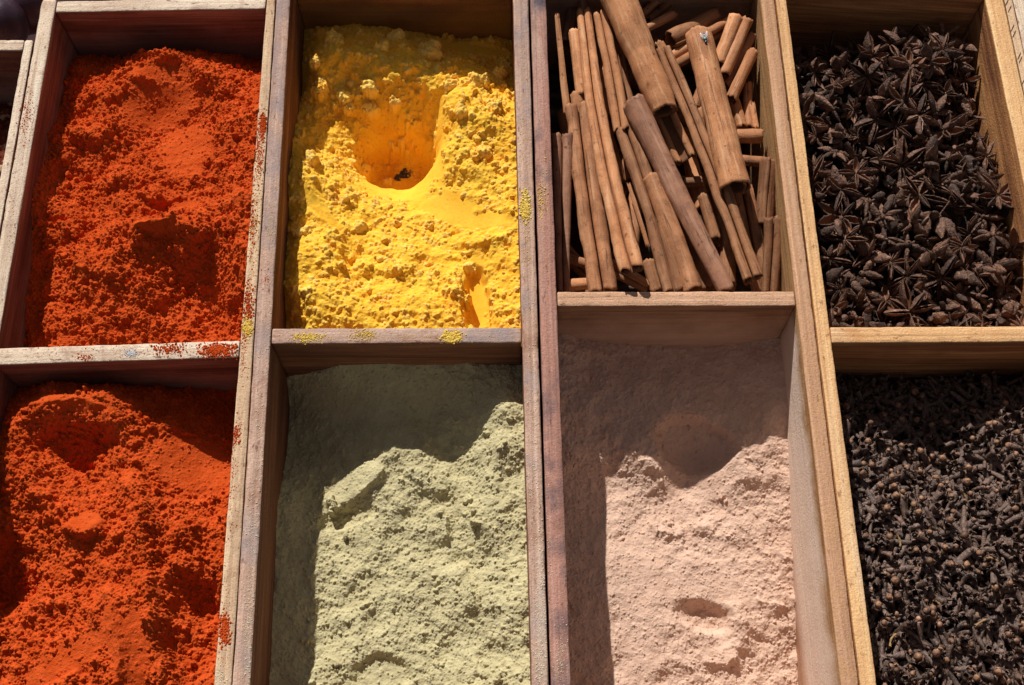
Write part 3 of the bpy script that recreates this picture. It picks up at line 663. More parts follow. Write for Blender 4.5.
def quill_mesh(L, r0, r1, kind, seed, bend=0., rag=.12, thick=.13, roll=0.):
    g = np.random.default_rng(seed); nz = Noise(seed)
    S = section(kind); n = len(S)
    T = np.gradient(S, axis=0); T /= np.linalg.norm(T, axis=1)[:, None] + 1e-9; Nn = np.stack([T[:, 1], -T[:, 0]], -1)
    ca, sa = math.cos(roll), math.sin(roll)
    M = max(12, int(L / .22)); rings = []
    rag0 = rag * np.array([nz.fbm(np.array(k * .22), np.array(1.3), 3) + .5 * nz(np.array(k * .9), np.array(5.)) for k in range(n)])
    rag1 = rag * np.array([nz.fbm(np.array(k * .22), np.array(11.3), 3) + .5 * nz(np.array(k * .9), np.array(15.)) for k in range(n)])
    ph = g.random() * 50
    for i in range(M):
        t = i / (M - 1); s = t * L
        rad = (r0 + (r1 - r0) * t) * (1 + .06 * float(nz(np.array(s * .35 + ph), np.array(2.))) + .035 * float(nz(np.array(s * 1.5 + ph), np.array(9.))))
        tw = .22 * float(nz(np.array(s * .12 + ph), np.array(4.)))
        open_ = 1 + .10 * float(nz(np.array(s * .3), np.array(30. + ph)))
        c2, s2 = math.cos(roll + tw), math.sin(roll + tw)
        oy = bend * math.sin(math.pi * t) + .05 * float(nz(np.array(s * .3), np.array(60. + ph)))
        oz = .05 * float(nz(np.array(s * .3), np.array(80. + ph)))
        wob = 1 + .04 * np.array([float(nz(np.array(k * .17), np.array(s * .5 + ph))) for k in range(n)])[:, None]
        out = S * wob * rad; inn = out - Nn * (thick * r0 + .012)
        P = np.concatenate([out, inn[::-1]]) * [open_, 1]
        y = P[:, 0] * c2 - P[:, 1] * s2 + oy; z = P[:, 0] * s2 + P[:, 1] * c2 + oz
        e = np.zeros(2 * n); f0 = max(0, 1 - t * L / .5); f1 = max(0, 1 - (1 - t) * L / .5)
        e += f0 * np.concatenate([rag0, rag0[::-1]]) + f1 * np.concatenate([rag1, rag1[::-1]])
        rings.append(np.stack([s - L / 2 + e, y, z], -1))
    R = np.array(rings); nv = 2 * n
    Q = grid_quads(M, nv, True); mi = np.tile(np.concatenate([np.zeros(n), np.ones(n)]), M - 1).astype(int)
    k = np.arange(n - 1)
    cap0 = np.stack([k, nv - 1 - k, nv - 2 - k, k + 1], -1); cap1 = np.stack([k, k + 1, nv - 2 - k, nv - 1 - k], -1) + (M - 1) * nv
    Q = np.concatenate([Q, cap0, cap1]); mi = np.concatenate([mi, np.ones(2 * (n - 1), int)])
    me = mesh_np('cinnamon_stick', R.reshape(-1, 3) * CM, Q, True, mi)
    import bmesh
    bm = bmesh.new(); bm.from_mesh(me); bmesh.ops.recalc_face_normals(bm, faces=bm.faces); bm.to_mesh(me); bm.free()
    return me
from mathutils import Matrix, Vector
def frame_matrix(p, q):
    a = Vector(q) - Vector(p); a.normalize()
    view = Vector(CAM) - (Vector(p) + Vector(q)) / 2; view.normalize()
    up = view - a * view.dot(a); up.normalize(); y = up.cross(a)
    m = Matrix((a, y, up)).transposed().to_4x4(); m.translation = (Vector(p) + Vector(q)) / 2 * CM
    return m
def stick(x0, y0, x1, y1, w0, w1, z0, z1, kind, mat, label, bend=0., roll=None, group=None, rag=.2):
    p, q = U(x0, y0, z0), U(x1, y1, z1); L = float(np.linalg.norm(q - p)); sd = random.randrange(1 << 20)
    r0, r1 = w0 / 2 * depth_of(p) / FPX, w1 / 2 * depth_of(q) / FPX
    if roll is None: roll = random.uniform(-.5, .5) if kind == 'dbl' else (random.uniform(-1.7, -.6) if random.random() < .75 else random.uniform(.2, 2.9))
    me = quill_mesh(L, r0, r1, kind, sd, bend, rag, .10 if kind != 'dbl' else .07, roll)
    o = link('cinnamon_stick', me, [BK[mat], M_inner]); o.matrix_world = frame_matrix(p, q)
    tag(o, label, 'cinnamon stick', group or 'cinnamon sticks in the crate'); return o
ST = [
 (614, -12, 665, 112, 37, 27, -.4, -1.0, 'tube', 't', 'thickest tan cinnamon quill, running from the top edge down to a dark open end', 0, -1.),
 (657, 100, 686, 160, 25, 22, -1.9, -2.4, 'split', 't', 'split cinnamon roll with an open channel emerging below the thickest quill', 0, 0),
 (634, 103, 727, 292, 25, 18, -1.4, -1.4, 'tube', 'p', 'long smooth mauve-brown cinnamon quill crossing the middle down to the divider', -.1, -.9),
 (698, 34, 735, 189, 26, 31, -1.0, -.8, 'tube', 't', 'wide straight quill with a fly on its upper end and a ragged dark lower mouth', 0, -.9),
 (741, 188, 763, 292, 23, 20, -3.0, -3.8, 'dbl', 'b', 'shaded double roll continuing below the ragged mouth of the wide quill', 0, 0),
 (663, 48, 754, 279, 15, 20, -2.4, -.9, 'dbl', 't', 'long slim double roll ending in two small round mouths near the right front', .15, 0),
 (584, 11, 632, 270, 15, 25, -2.0, 1.0, 'dbl', 't', 'long pale grooved double roll with a ragged left edge, third from the left rail', -.45, .1),
 (600, 13, 622, 131, 15, 17, -1.7, -2.2, 'dbl', 't', 'pale slim roll with a pointed top just left of the thickest quill', .1, .2),
 (625, 128, 675, 292, 21, 22, -2.3, -2.0, 'dbl', 'b', 'brown roll sloping from mid-left down to the divider, left of the short capped roll', .2, 0),
 (652, 177, 693, 292, 20, 21, -1.9, -1.8, 'tube', 'b', 'short rounded roll with a smooth domed top, pressed to the long mauve quill', 0, -1.),
 (670, 200, 710, 289, 13, 15, -3.2, -3.4, 'tube', 'b', 'narrow roll squeezed between the domed roll and the long mauve quill', 0, 0),
 (562, 135, 563, 292, 22, 12, -1.6, -3.2, 'dbl', 'p', 'dull flattened roll standing against the left rail with a forked groove', 0, .1),
 (578, 106, 603, 292, 26, 28, -1.7, -2.0, 'dbl', 'b', 'brown twin-groove roll with a square-cut top, second from the left rail', -.1, 0),
 (557, 15, 567, 114, 5, 9, -1.5, -2.6, 'shard', 't', 'thin bright splinter of bark standing in the back left corner', 0, 0),
 (566, 44, 576, -6, 13, 13, -3.4, -3.6, 'tube', 'p', 'thin-walled dark quill seen end-on as a ring in the back left corner', 0, 0),
 (575, 32, 582, 96, 14, 14, -2.6, -3.0, 'tube', 't', 'short pale quill with a dark lower mouth behind the long pale double roll', 0, 0),
 (576, 95, 582, 136, 15, 15, -3.1, -3.5, 'tube', 't', 'orange-tan stub showing above the square-cut brown roll', 0, 0),
 (611, 26, 626, 112, 7, 7, -2.4, -2.8, 'shard', 't', 'thin splinter just right of the pale slim pointed roll', 0, 0),
 (617, 44, 631, 104, 9, 9, -2.8, -3.2, 'shard', 't', 'narrow strip of bark in the gap left of the thickest quill', 0, 0),
 (600, 68, 609, 116, 9, 8, -3.0, -3.3, 'shard', 't', 'small strip of bark between the two long pale rolls', 0, 0),
 (629, 184, 648, 246, 5, 5, -3.6, -3.9, 'shard', 't', 'pale sliver in the dark gap beside the long pale grooved roll', 0, 0),
 (566, 286, 590, 284, 13, 12, -3.6, -3.4, 'tube', 't', 'stub lying crosswise at the front left corner with a dark left mouth', 0, 0),
 (567, 258, 590, 265, 10, 10, -4.2, -4.2, 'tube', 'b', 'shadowed stub lying crosswise above the front left stub', 0, 0),
 (612, 262, 650, 286, 10, 9, -3.9, -3.7, 'tube', 't', 'slim stick lying aslant under the mouth of the pale grooved roll', 0, 0),
 (612, 272, 648, 290, 9, 8, -4.2, -4.0, 'tube', 'b', 'slim stick lying aslant, lower of the two by the front divider', 0, 0),
 (648, 262, 657, 292, 13, 13, -3.4, -3.6, 'tube', 'b', 'short hollow roll by the divider between the pale grooved roll and the brown roll', 0, 0),
 (641, 16, 662, -4, 8, 8, -2.6, -2.8, 'tube', 'b', 'topmost dark slim stick right of the thickest quill', 0, 0),
 (648, 22, 670, 2, 9, 9, -2.8, -3.0, 'tube', 'b', 'second dark slim stick right of the thickest quill', 0, 0),
 (645, 29, 674, 14, 9, 9, -2.4, -2.6, 'tube', 't', 'bright slim stick pointing up right from the thickest quill', 0, 0),
 (671, 40, 716, 16, 20, 18, -2.5, -2.9, 'tube', 't', 'short fat roll lying crosswise with a dark scrolled left mouth', 0, 2.4),
 (664, 61, 690, 46, 10, 10, -2.9, -2.8, 'tube', 't', 'upper slim crosswise stick left of the wide quill', 0, 0),
 (671, 67, 694, 54, 10, 10, -2.6, -2.6, 'tube', 't', 'lower slim crosswise stick with an open left mouth left of the wide quill', 0, 0),
 (659, 43, 672, 62, 9, 9, -3.0, -3.2, 'tube', 't', 'short pale stub below the fat scrolled roll', 0, 0),
 (706, 34, 730, 20, 10, 9, -2.2, -2.4, 'tube', 't', 'bright slim stick just above the fly, behind the wide quill', 0, 0),
 (711, 42, 730, 27, 7, 7, -2.8, -3.0, 'tube', 'b', 'thin brown stick beneath the bright one above the fly', 0, 0),
 (718, 64, 736, 18, 14, 15, -2.0, -1.6, 'tube', 't', 'rounded-top roll leaning right, first right of the fly', 0, 0),
 (724, 75, 747, 20, 12, 13, -2.1, -1.7, 'tube', 't', 'rounded-top roll leaning right, second right of the fly', 0, 0),
 (726, 86, 751, 36, 11, 11, -2.9, -2.7, 'tube', 'p', 'shaded mauve roll between the leaning rolls at the upper right', 0, 0),
 (731, 100, 753, 52, 12, 12, -2.3, -2.0, 'tube', 't', 'pale speckled leaning roll with a frayed top beside the right wall', 0, 0),
 (670, 76, 692, 113, 14, 14, -2.9, -3.1, 'tube', 't', 'orange-tan roll with a dark lower mouth between the thickest and the wide quill', 0, 0),
 (703, 85, 695, 108, 10, 12, -3.2, -3.4, 'tube', 'b', 'small roll with a dark mouth touching the left edge of the wide quill', 0, 0),
 (697, 108, 701, 137, 12, 12, -3.1, -3.3, 'dbl', 't', 'short pale double roll standing by the left edge of the wide quill', 0, 0),
 (733, 98, 742, 128, 11, 12, -3.0, -3.2, 'tube', 't', 'short roll with a dark lower mouth right of the wide quill', 0, 0),
 (747, 84, 748, 128, 10, 10, -3.3, -3.5, 'tube', 'b', 'upright roll deep in the shade beside the right wall', 0, 0),
 (752, 104, 756, 128, 7, 7, -3.0, -3.2, 'shard', 't', 'frayed splinter above the crosswise stub at the right wall', 0, 0),
 (736, 137, 762, 137, 15, 15, -2.8, -2.8, 'tube', 'b', 'crosswise stub with a frayed right end beside the right wall', 0, 0),
 (738, 160, 764, 163, 11, 11, -3.4, -3.4, 'tube', 'b', 'darker crosswise stub below the frayed one at the right wall', 0, 0),
 (769, 160, 765, 226, 19, 19, -1.8, -3.2, 'tube', 'b', 'upright roll with a frayed bright rim in front of the crosswise stubs', 0, 0),
 (774, 218, 770, 294, 20, 16, -2.0, -3.6, 'dbl', 'b', 'upright double roll in the front right corner', 0, 0),
 (682, 182, 702, 182, 12, 12, -3.8, -3.8, 'tube', 'b', 'crosswise stub in the dark gap under the split roll', 0, 0),
 (703, 196, 716, 240, 12, 12, -4.2, -4.4, 'tube', 'b', 'steep dull roll in the dark gap between the mauve quill and the slim double roll', 0, 0),
 (750, 188, 757, 226, 7, 7, -2.7, -3.0, 'shard', 't', 'frayed strip beside the right edge of the shaded double roll', 0, 0),
 (582, -14, 584, 14, 12, 12, -2.4, -2.8, 'tube', 'p', 'dark stick in the back shade above the long pale grooved roll', 0, 0),
]
for s_ in ST:
    stick(*s_[:11], bend=s_[11], roll=s_[12] if s_[9 - 1] in ('dbl', 'split', 'shard') or s_[12] else None)
for k in range(46):      # the layers beneath, glimpsed in the gaps
    lay = k // 23; zz = -4.6 - 1.5 * lay - random.random()
    px, py = random.uniform(566, 760), random.uniform(-10, 285)
    a = random.gauss(1.35, .45); Lp = random.uniform(40, 110)
    dx, dy = math.cos(a) * Lp / 2, math.sin(a) * Lp / 2
    x0, y0, x1, y1 = px - dx, py - dy, px + dx, py + dy
    ok = all(lerpx(*D1i, U(x, y, zz)[1])[0] + .8 < U(x, y, zz)[0] < lerpx(*D2i, U(x, y, zz)[1])[0] - .8 and 4.6 < U(x, y, zz)[1] < 29 for x, y in ((x0, y0), (x1, y1)))
    if not ok: continue
    stick(x0, y0, x1, y1, random.uniform(11, 18), random.uniform(11, 18), zz, zz - random.uniform(-.4, .4), random.choice(['tube', 'dbl']), random.choice('tbbp'),
          'cinnamon stick buried in the dark gaps under the upper sticks', 0, None, 'cinnamon sticks buried in the gaps')

# ------------------------------------------------------------------ fly on the wide quill
m_fly = simple('fly_body', (.03, .10, .11), (.02, .05, .07), 900, .3, .1, 2000, .8)
m_eye = simple('fly_eye', (.10, .03, .02), (.06, .02, .02), 900, .3, .1, 2000, .6)
m_wing, nt_, b_ = newmat('fly_wing'); b_.inputs['Base Color'].default_value = (.62, .66, .70, 1); b_.inputs['Roughness'].default_value = .25; b_.inputs['Alpha'].default_value = .4
fp, fq = U(698, 34, -1.0), U(735, 189, -1.7)
fr = frame_matrix(fp, fq); fl = empty('fly', (0, 0, 0))
Lq = float(np.linalg.norm(fq - fp)); rq = 13.2 * depth_of(fp) / FPX
fr = frame_matrix(fp, U(735, 189, -.8)); spot = fr @ Vector(((-Lq / 2 + 1.0) * CM, .42 * CM, (math.sqrt(max(.01, rq * rq - .42 ** 2)) + .14) * CM))
fl.location = spot; fl.rotation_euler = fr.to_euler(); fl.scale = (1.0,) * 3; tag(fl, 'small blue-green fly perched on the upper end of the wide cinnamon quill', 'fly')
prof = [(-.42, .02), (-.38, .08), (-.28, .125), (-.15, .14), (-.05, .1), (0, .085), (.06, .12), (.14, .13), (.22, .10), (.26, .05), (.3, .09), (.36, .10), (.41, .06), (.43, .01)]
V = [(x * CM, r * math.cos(a) * CM, r * .9 * math.sin(a) * CM) for x, r in prof for a in np.linspace(0, 2 * np.pi, 14, endpoint=False)]
link('body', mesh_np('body', V, grid_quads(len(prof), 14, True)), m_fly, fl)
for sgn in (-1, 1):
    W = []; nW = 9
    for i in range(nW):
        t = i / (nW - 1); wd = .12 * math.sin(math.pi * min(1, t * .92 + .04)) ** .6
        for k in (-1, 0, 1): W.append(((.12 - .55 * t) * CM, sgn * (.06 + .2 * t + k * wd) * CM, (.13 + .03 * (k == 0) + .02 * t) * CM))
    link('wing', mesh_np('wing', W, grid_quads(nW, 3)), m_wing, fl)
    E_ = [(.36 * CM + .045 * CM * math.cos(b) * math.cos(a), sgn * .07 * CM + .045 * CM * math.cos(b) * math.sin(a), .03 * CM + .05 * CM * math.sin(b)) for b in np.linspace(-1.5, 1.5, 7) for a in np.linspace(0, 6.283, 10, endpoint=False)]
    link('eye', mesh_np('eye', E_, grid_quads(7, 10, True)), m_eye, fl)
    for lx, ex in ((.2, .3), (.1, .06), (.02, -.2)):
        pts = [(lx, sgn * .08, -.05), ((lx + ex) / 2, sgn * .24, .06), (ex, sgn * .34, -.16)]
        V = []
        for (x, y, z), r in zip(pts, (.018, .015, .009)):
            for a in range(5): V.append(((x + r * math.cos(a * 1.2566)) * CM, y * CM, (z + r * math.sin(a * 1.2566)) * CM))
        link('leg', mesh_np('leg', V, grid_quads(3, 5, True)), m_fly, fl)

# ------------------------------------------------------------------ star anise
M_pod = simple('anise_husk', (.165, .078, .046), (.058, .027, .018), 260, .6, 1., 800, .4, .0014, .55, (.42, .235, .145))
M_podin = simple('anise_inside', (.26, .11, .05), (.15, .055, .025), 300, .5, .3, 900, .4)
def pod_mesh(L, wmax, dmax, beak, opening, seed):
    nz = Noise(seed); m = 12; ns = 16; rings = []
    for i in range(ns):
        t = i / (ns - 1); x = .08 + L * t
        w = wmax * max(.05, math.sin(math.pi * min(.985, t ** .85 * .95 + .03)) ** .75)
        d = dmax * max(.07, math.sin(math.pi * min(.98, t ** .7 * .93 + .05)) ** .7)
        zt = .04 + beak * t ** 2.2
        psi = np.linspace(-opening, math.pi + opening, m)
        wr = 1 + np.array([.22 * float(nz(np.array(t * 4.), np.array(k * .8))) + .16 * float(nz(np.array(t * 11.), np.array(k * 1.7 + 40))) for k in range(m)])
        wr[[0, -1]] *= 1 + .15 * float(nz(np.array(t * 6.), np.array(90.)))
        oy = w * np.cos(psi) * wr; oz = zt - d * np.sin(psi) * wr
        iy = oy * .72; iz = zt - (d * .74) * np.sin(psi); iz[[0, -1]] = oz[[0, -1]]; 
        y = np.concatenate([oy, iy[::-1]]); z = np.concatenate([oz, iz[::-1]])
        rings.append(np.stack([np.full(2 * m, x), y, z], -1))
    R = np.array(rings); nv = 2 * m
    Q = grid_quads(ns, nv, True)
    mi = np.tile(np.concatenate([np.zeros(m - 1), [0], np.ones(m - 1), [0]]), ns - 1).astype(int)
    me = mesh_np('pod', R.reshape(-1, 3) * CM, Q, True, mi)
    import bmesh
    bm = bmesh.new(); bm.from_mesh(me); bmesh.ops.recalc_face_normals(bm, faces=bm.faces); bm.to_mesh(me); bm.free()
    me.materials.append(M_pod); me.materials.append(M_podin); return me
PODS = [pod_mesh(1.25, .17, .40, .10, 1.15, 1), pod_mesh(1.35, .15, .36, .22, 1.0, 2), pod_mesh(1.15, .24, .42, .12, .25, 3), pod_mesh(1.3, .22, .38, .2, -.05, 4), pod_mesh(.95, .12, .26, .1, 1.2, 5), pod_mesh(1.45, .19, .44, .26, .8, 6), pod_mesh(.75, .1, .2, .15, 1.2, 7)]
def core_mesh(seed):
    g = np.random.default_rng(seed); prof = [(-.36, .05), (-.3, .16), (-.1, .19), (.02, .15), (.08, .08), (.1, .01)]
    V = [(r * math.cos(a) * (1 + .2 * g.random()) * CM, r * math.sin(a) * (1 + .2 * g.random()) * CM, z * CM) for z, r in prof for a in np.linspace(0, 2 * np.pi, 12, endpoint=False)]
    me = mesh_np('star_anise', V, grid_quads(len(prof), 12, True)); me.materials.append(M_pod); return me
CORES = [core_mesh(i) for i in range(3)]
me_ = mesh_np('stalk', [((.04 + .02 * (i == 6)) * math.cos(a) * CM + .05 * (i / 6) ** 2 * CM, (.04 + .02 * (i == 6)) * math.sin(a) * CM, (-.3 - .9 * i / 6) * CM) for i in range(7) for a in np.linspace(0, 6.283, 8, endpoint=False)], grid_quads(7, 8, True)); me_.materials.append(M_pod)
STALK = me_
def anise(p, rot, npod, sc, seed, label, group, style):
    g = random.Random(seed)
    o = link('star_anise', CORES[seed % 3]); o.location = tuple(np.array(p) * CM); o.rotation_euler = rot; o.scale = (sc,) * 3
    tag(o, label, 'star anise', group)
    for k in range(npod):
        if style == 'broken' and g.random() < .3: continue
        pool = {'closed': [0, 1, 1, 0, 4, 5], 'open': [2, 3, 3, 5, 2, 4], 'mixed': [0, 1, 2, 3, 4, 5], 'broken': [0, 2, 3, 5], 'runt': [4, 6, 4, 1, 6, 0]}[style]
        c = link('pod', PODS[g.choice(pool)], None, o)
        a = 2 * math.pi * (k + g.uniform(-.18, .18)) / npod
        c.rotation_euler = (g.uniform(-.3, .3), g.uniform(-.35, .15), a); s = g.uniform(.82, 1.15); c.scale = (s, s * g.uniform(.85, 1.2), s * g.uniform(.8, 1.1))
    if g.random() < .3: link('stalk', STALK, None, o)
    return o
ye = 27.7
AN = Heap(quad(E1i, E2i, 28.0, 27.4, 1.14, 1.2), .12, 31)
AN.ctrl([(811, 77, zsh(811, 77, ye)), (873, 58, zsh(873, 58, ye)), (913, 44, zsh(913, 44, ye)), (970, 72, zsh(970, 72, ye)), (830, 40, -7.2), (900, 30, -7.2), (950, 32, -6.8), (830, 55, -6.4), (890, 45, -6.0), (974, 94, zwall(974, 94, E2i)), (1003, 170, zwall(1003, 170, E2i)), (1016, 240, zwall(1016, 240, E2i)),
         (815, 140, -3.6), (822, 220, -3.4), (832, 300, -3.2), (900, 140, -3.0), (900, 220, -2.8), (900, 300, -2.9), (970, 200, -3.2), (985, 300, -3.2), (960, 130, -3.4)])
def nearest_z(H, x, y):
    bl = H.quad[0]; v = np.clip((bl[1] - y) / (bl[1] - H.quad[3][1]), 0, 1) * (H.ny - 1); i = int(round(v))
    j = int(round(np.clip((x - H.X[i, 0]) / (H.X[i, -1] - H.X[i, 0]), 0, 1) * (H.nx - 1))); return float(H.Z[i, j])
Zs = AN.Z.copy(); AN.Z = AN.Z - 1.15; AN.rough(.35, .7); AN.balls(900, .2, .5, None, 1.5, .5)
M_dark = simple('spice_debris', (.045, .025, .017), (.022, .013, .01), 200, .9, .8, 700, .2, .001)
d_ = AN.build('star_anise_debris', M_dark, 'dark broken bits under the star anise in the back right compartment', 'spice debris'); d_['kind'] = 'stuff'
AN.Z = Zs
STYL = {'closed': ('dark closed-pod star anise among its like in the heap', 'closed star anise in the heap'),
        'open': ('star anise with split open pods among its like in the heap', 'open star anise in the heap'),
        'mixed': ('star anise with some pods split and some shut, in the heap', 'half open star anise in the heap'),
        'broken': ('broken star anise missing a pod or more, in the heap', 'broken star anise in the heap'),
        'runt': ('small-podded star anise with stunted rays in the heap', 'stunted star anise in the heap')}
special = [(900, 166, .0, (.5, .1, 0), 8, 1.40, 'closed', 'evenly spread eight-rayed star anise lying face up, upper middle of the heap'),
           (866, 76, .3, (1.0, -.1, .3), 8, 1.34, 'closed', 'star anise on its edge with its stalk up, nearest the back left corner'),
           (908, 312, .1, (.35, .0, .2), 8, 1.46, 'closed', 'large face-up star anise just behind the divider, middle of its edge'),
           (828, 258, .1, (.5, .3, .1), 8, 1.22, 'runt', 'thin-rayed star anise beside the left rail, in the front half of the heap'),
           (940, 278, .1, (.3, -.4, .9), 7, 1.28, 'closed', 'pale slender-rayed star anise near the front right of the heap'),
           (840, 190, .2, (.2, .3, .4), 8, 1.34, 'mixed', 'knobbly star anise by the left rail at mid height of the heap'),
           (917, 116, .1, (.4, .1, .5), 8, 1.46, 'closed', 'long-rayed star anise in the second row from the back shade'),
           (930, 62, .5, (.2, .6, .1), 7, 1.34, 'open', 'wide-open star anise highest at the back edge of the light'),
           (1012, 250, .5, (.5, -.9, .2), 7, 1.46, 'open', 'star anise leaning over towards the right wall near the front')]
placed = []
for px, py, dz, rot, n_, sc, sty, lab in special:
    z = nearest_z(AN, *U(px, py, -3.2)[:2]); p = U(px, py, z + dz); placed.append(p)
    anise(p, rot, n_, sc, 1000 + len(placed), lab, None, sty)
cnt = 9; tries = 0
for layer, dmin, zoff in ((0, 1.38, .0), (1, 1.6, -.9)):
    base = list(placed) if layer == 0 else []
    for _ in range(5000):
        if cnt >= 292: break
        y = random.uniform(1.9, 26.9); xl, xr = lerpx(*E1i, y)[0] + .9, lerpx(*E2i, y)[0] - .8
        x = random.uniform(xl, xr)
        if any((x - q[0]) ** 2 + (y - q[1]) ** 2 < dmin ** 2 for q in base): continue
        z = nearest_z(AN, x, y) + zoff + random.uniform(-.35, .45); base.append((x, y, z))
        tl = random.random(); tilt = random.uniform(0, .6) if tl < .45 else random.uniform(.6, 1.5)
        if random.random() < .22: tilt = math.pi - tilt
        td = random.uniform(0, 6.283)
        rot = (Matrix.Rotation(td, 3, 'Z') @ Matrix.Rotation(tilt, 3, 'X') @ Matrix.Rotation(random.uniform(0, 6.28), 3, 'Z')).to_euler()
        sty = random.choices(['closed', 'open', 'mixed', 'broken', 'runt'], [.42, .2, .18, .12, .08])[0]
        lab, grp = STYL[sty]
        anise((x, y, z), rot, random.choice([5, 6, 7, 8, 8, 8]), random.choice([random.uniform(.7, 1.1), random.uniform(1.0, 1.45)]), 50 + cnt, lab, grp, sty); cnt += 1

for k in range(34):      # pods that have come off their stars
    y = random.uniform(2.2, 25.5); x = random.uniform(lerpx(*E1i, y)[0] + .6, lerpx(*E2i, y)[0] - .6)
    o = link('star_anise_pod', PODS[random.randrange(7)]); o.location = (x * CM, y * CM, (nearest_z(AN, x, y) + random.uniform(.25, .55)) * CM)
    o.rotation_euler = (random.uniform(-1.5, 1.5), random.uniform(-.5, .5), random.uniform(0, 6.28)); s_ = random.uniform(.85, 1.25); o.scale = (s_,) * 3
    tag(o, 'single loose star anise pod lying on top of the whole stars', 'star anise pod', 'loose star anise pods')

# ------------------------------------------------------------------ cloves
M_stem = simple('clove_stem', (.17, .098, .070), (.045, .028, .023), 400, .48, .9, 1300, .5, .0008, .5, (.36, .23, .165))
M_bud = simple('clove_bud', (.36, .185, .10), (.10, .05, .033), 400, .55, .6, 1500, .35, .0006, .55)
M_twig = simple('clove_twig', (.40, .24, .11), (.26, .14, .06), 400, .7, .6, 1200, .25)
def clove_geo(seed):
    g = np.random.default_rng(seed); n = 8; V = []; Q = []
    L = 1.05 + .45 * g.random(); rb = .098 + .035 * g.random(); bend = g.uniform(-.12, .12)
    st = [(0, .45), (.04, .75), (.25, .85), (.6, 1.05), (.85, 1.3), (.97, 1.45), (1., 1.1)]
    for t, r in st:
        for k in range(n):
            a = 2 * math.pi * k / n; q = r * rb * (1 + .12 * math.cos(4 * a)) * (1 + .12 * g.standard_normal())
            V.append((t * L, q * math.cos(a) + bend * math.sin(math.pi * t), q * math.sin(a)))
    Q += [tuple(x) for x in grid_quads(len(st), n, True)]
    for k in range(4):      # four sepals
        a = math.pi / 4 + k * math.pi / 2 + g.uniform(-.2, .2); o = len(V); fl_ = g.uniform(.5, 1.1); ln = g.uniform(.16, .26)
        ca, sa = math.cos(a), math.sin(a)
        for t, wd in ((0, .1), (.5, .085), (1, .012)):
            rad = rb * 1.25 + ln * t * math.sin(fl_); ax = L * .95 + ln * t * math.cos(fl_)
            for sgn, up in ((-1, 0), (0, .045), (1, 0), (0, -.03)):
                V.append((ax + up * .5, rad * ca - sgn * wd * sa + up * ca, rad * sa + sgn * wd * ca + up * sa))
        Q += [tuple(x) for x in grid_quads(3, 4, True, o)]
    return np.array(V), np.array(Q), L, rb
def bud_geo(L, rb, seed):
    g = np.random.default_rng(seed); r = rb * g.uniform(1.0, 1.35); V = []
    for b in np.linspace(-1.45, 1.45, 6):
        for a in np.linspace(0, 2 * np.pi, 9, endpoint=False):
            q = 1 + .08 * g.standard_normal(); V.append((L + r * .55 + r * math.sin(b) * .95 * q, r * math.cos(b) * math.cos(a) * q, r * math.cos(b) * math.sin(a) * q))
    return np.array(V), grid_quads(6, 9, True)
CG = [clove_geo(60 + i) for i in range(7)]; BG = [bud_geo(c[2], c[3], 90 + i) for i, c in enumerate(CG)]
CM_ = []; BM_ = []
for (V, Q, L, rb), (bv, bq) in zip(CG, BG):
    me = mesh_np('clove', (V - [L / 2, 0, 0]) * CM, Q); me.materials.append(M_stem); CM_.append(me)
    me = mesh_np('bud', (bv - [L / 2, 0, 0]) * CM, bq); me.materials.append(M_bud); BM_.append(me)
CL = Heap(quad(E1i, E2i, -.03, .05, -28, -28), .12, 41)
yc = 0.
CL.ctrl([(852, 431, zsh(852, 431, yc)), (895, 452, zsh(895, 452, yc)), (938, 464, zsh(938, 464, yc)), (952, 450, zsh(952, 450, yc)), (980, 431, zsh(980, 431, yc)), (1009, 422, zsh(1009, 422, yc)), (850, 370, -6.3), (920, 368, -6.2), (1000, 366, -5.9), (870, 500, -4.2), (880, 600, -4.0), (890, 680, -4.2), (950, 520, -4.0), (960, 620, -4.0), (1015, 500, -3.6), (1020, 620, -4.2)],
        [(23, -27, -4.5), (30, -27, -4.6), (37, -27, -5)])
Zc = CL.Z.copy()
g = random.Random(5); cl = []
area_y = (-27, -.6)
for _ in range(1900):
    y = g.uniform(*area_y); xl, xr = lerpx(*E1i, y)[0] + .45, lerpx(*E2i, y)[0] - .45; x = g.uniform(xl, xr)
    z = nearest_z(CL, x, y) + g.choice([0, -.12, -.25, -.4]) + g.uniform(-.08, .1)
    pitch = g.gauss(0, .33) if g.random() < .78 else g.uniform(-1.4, -.5)
    R = Matrix.Rotation(g.uniform(0, 6.283), 3, 'Z') @ Matrix.Rotation(pitch, 3, 'Y') @ Matrix.Rotation(g.uniform(0, 6.283), 3, 'X')
    cl.append([x, y, z, R, g.randrange(7), g.random() < .34, g.uniform(1.1, 1.65)])
def in_frame(x, y, z):
    v = np.array([x, y, z]) - CAM; w = v @ FW; px = 512 + FPX * (v @ RT) / w; py = 342.5 - FPX * (v @ UP) / w
    return -4 < px < 1028 and -4 < py < 689
def top_score(c): return c[2] - nearest_z(CL, c[0], c[1])
vis = [c for c in cl if in_frame(*c[:3]) and top_score(c) > -.2]
vis.sort(key=lambda c: np.linalg.norm(np.array(c[:3]) - CAM)); ind = vis[:296]; ids = set(id(c) for c in ind)
for c in ind:
    o = link('clove', CM_[c[4]]); o.location = (c[0] * CM, c[1] * CM, c[2] * CM); o.rotation_euler = c[3].to_euler(); o.scale = (c[6],) * 3
    if c[5]:
        link('bud', BM_[c[4]], None, o); tag(o, 'dried clove with a round bud tip in the near part of the bed', 'clove', 'budded cloves in the near part of the bed')
    else: tag(o, 'dried clove that has lost its bud in the near part of the bed', 'clove', 'budless cloves in the near part of the bed')
VV = []; QQ = []; MI = []; off = 0
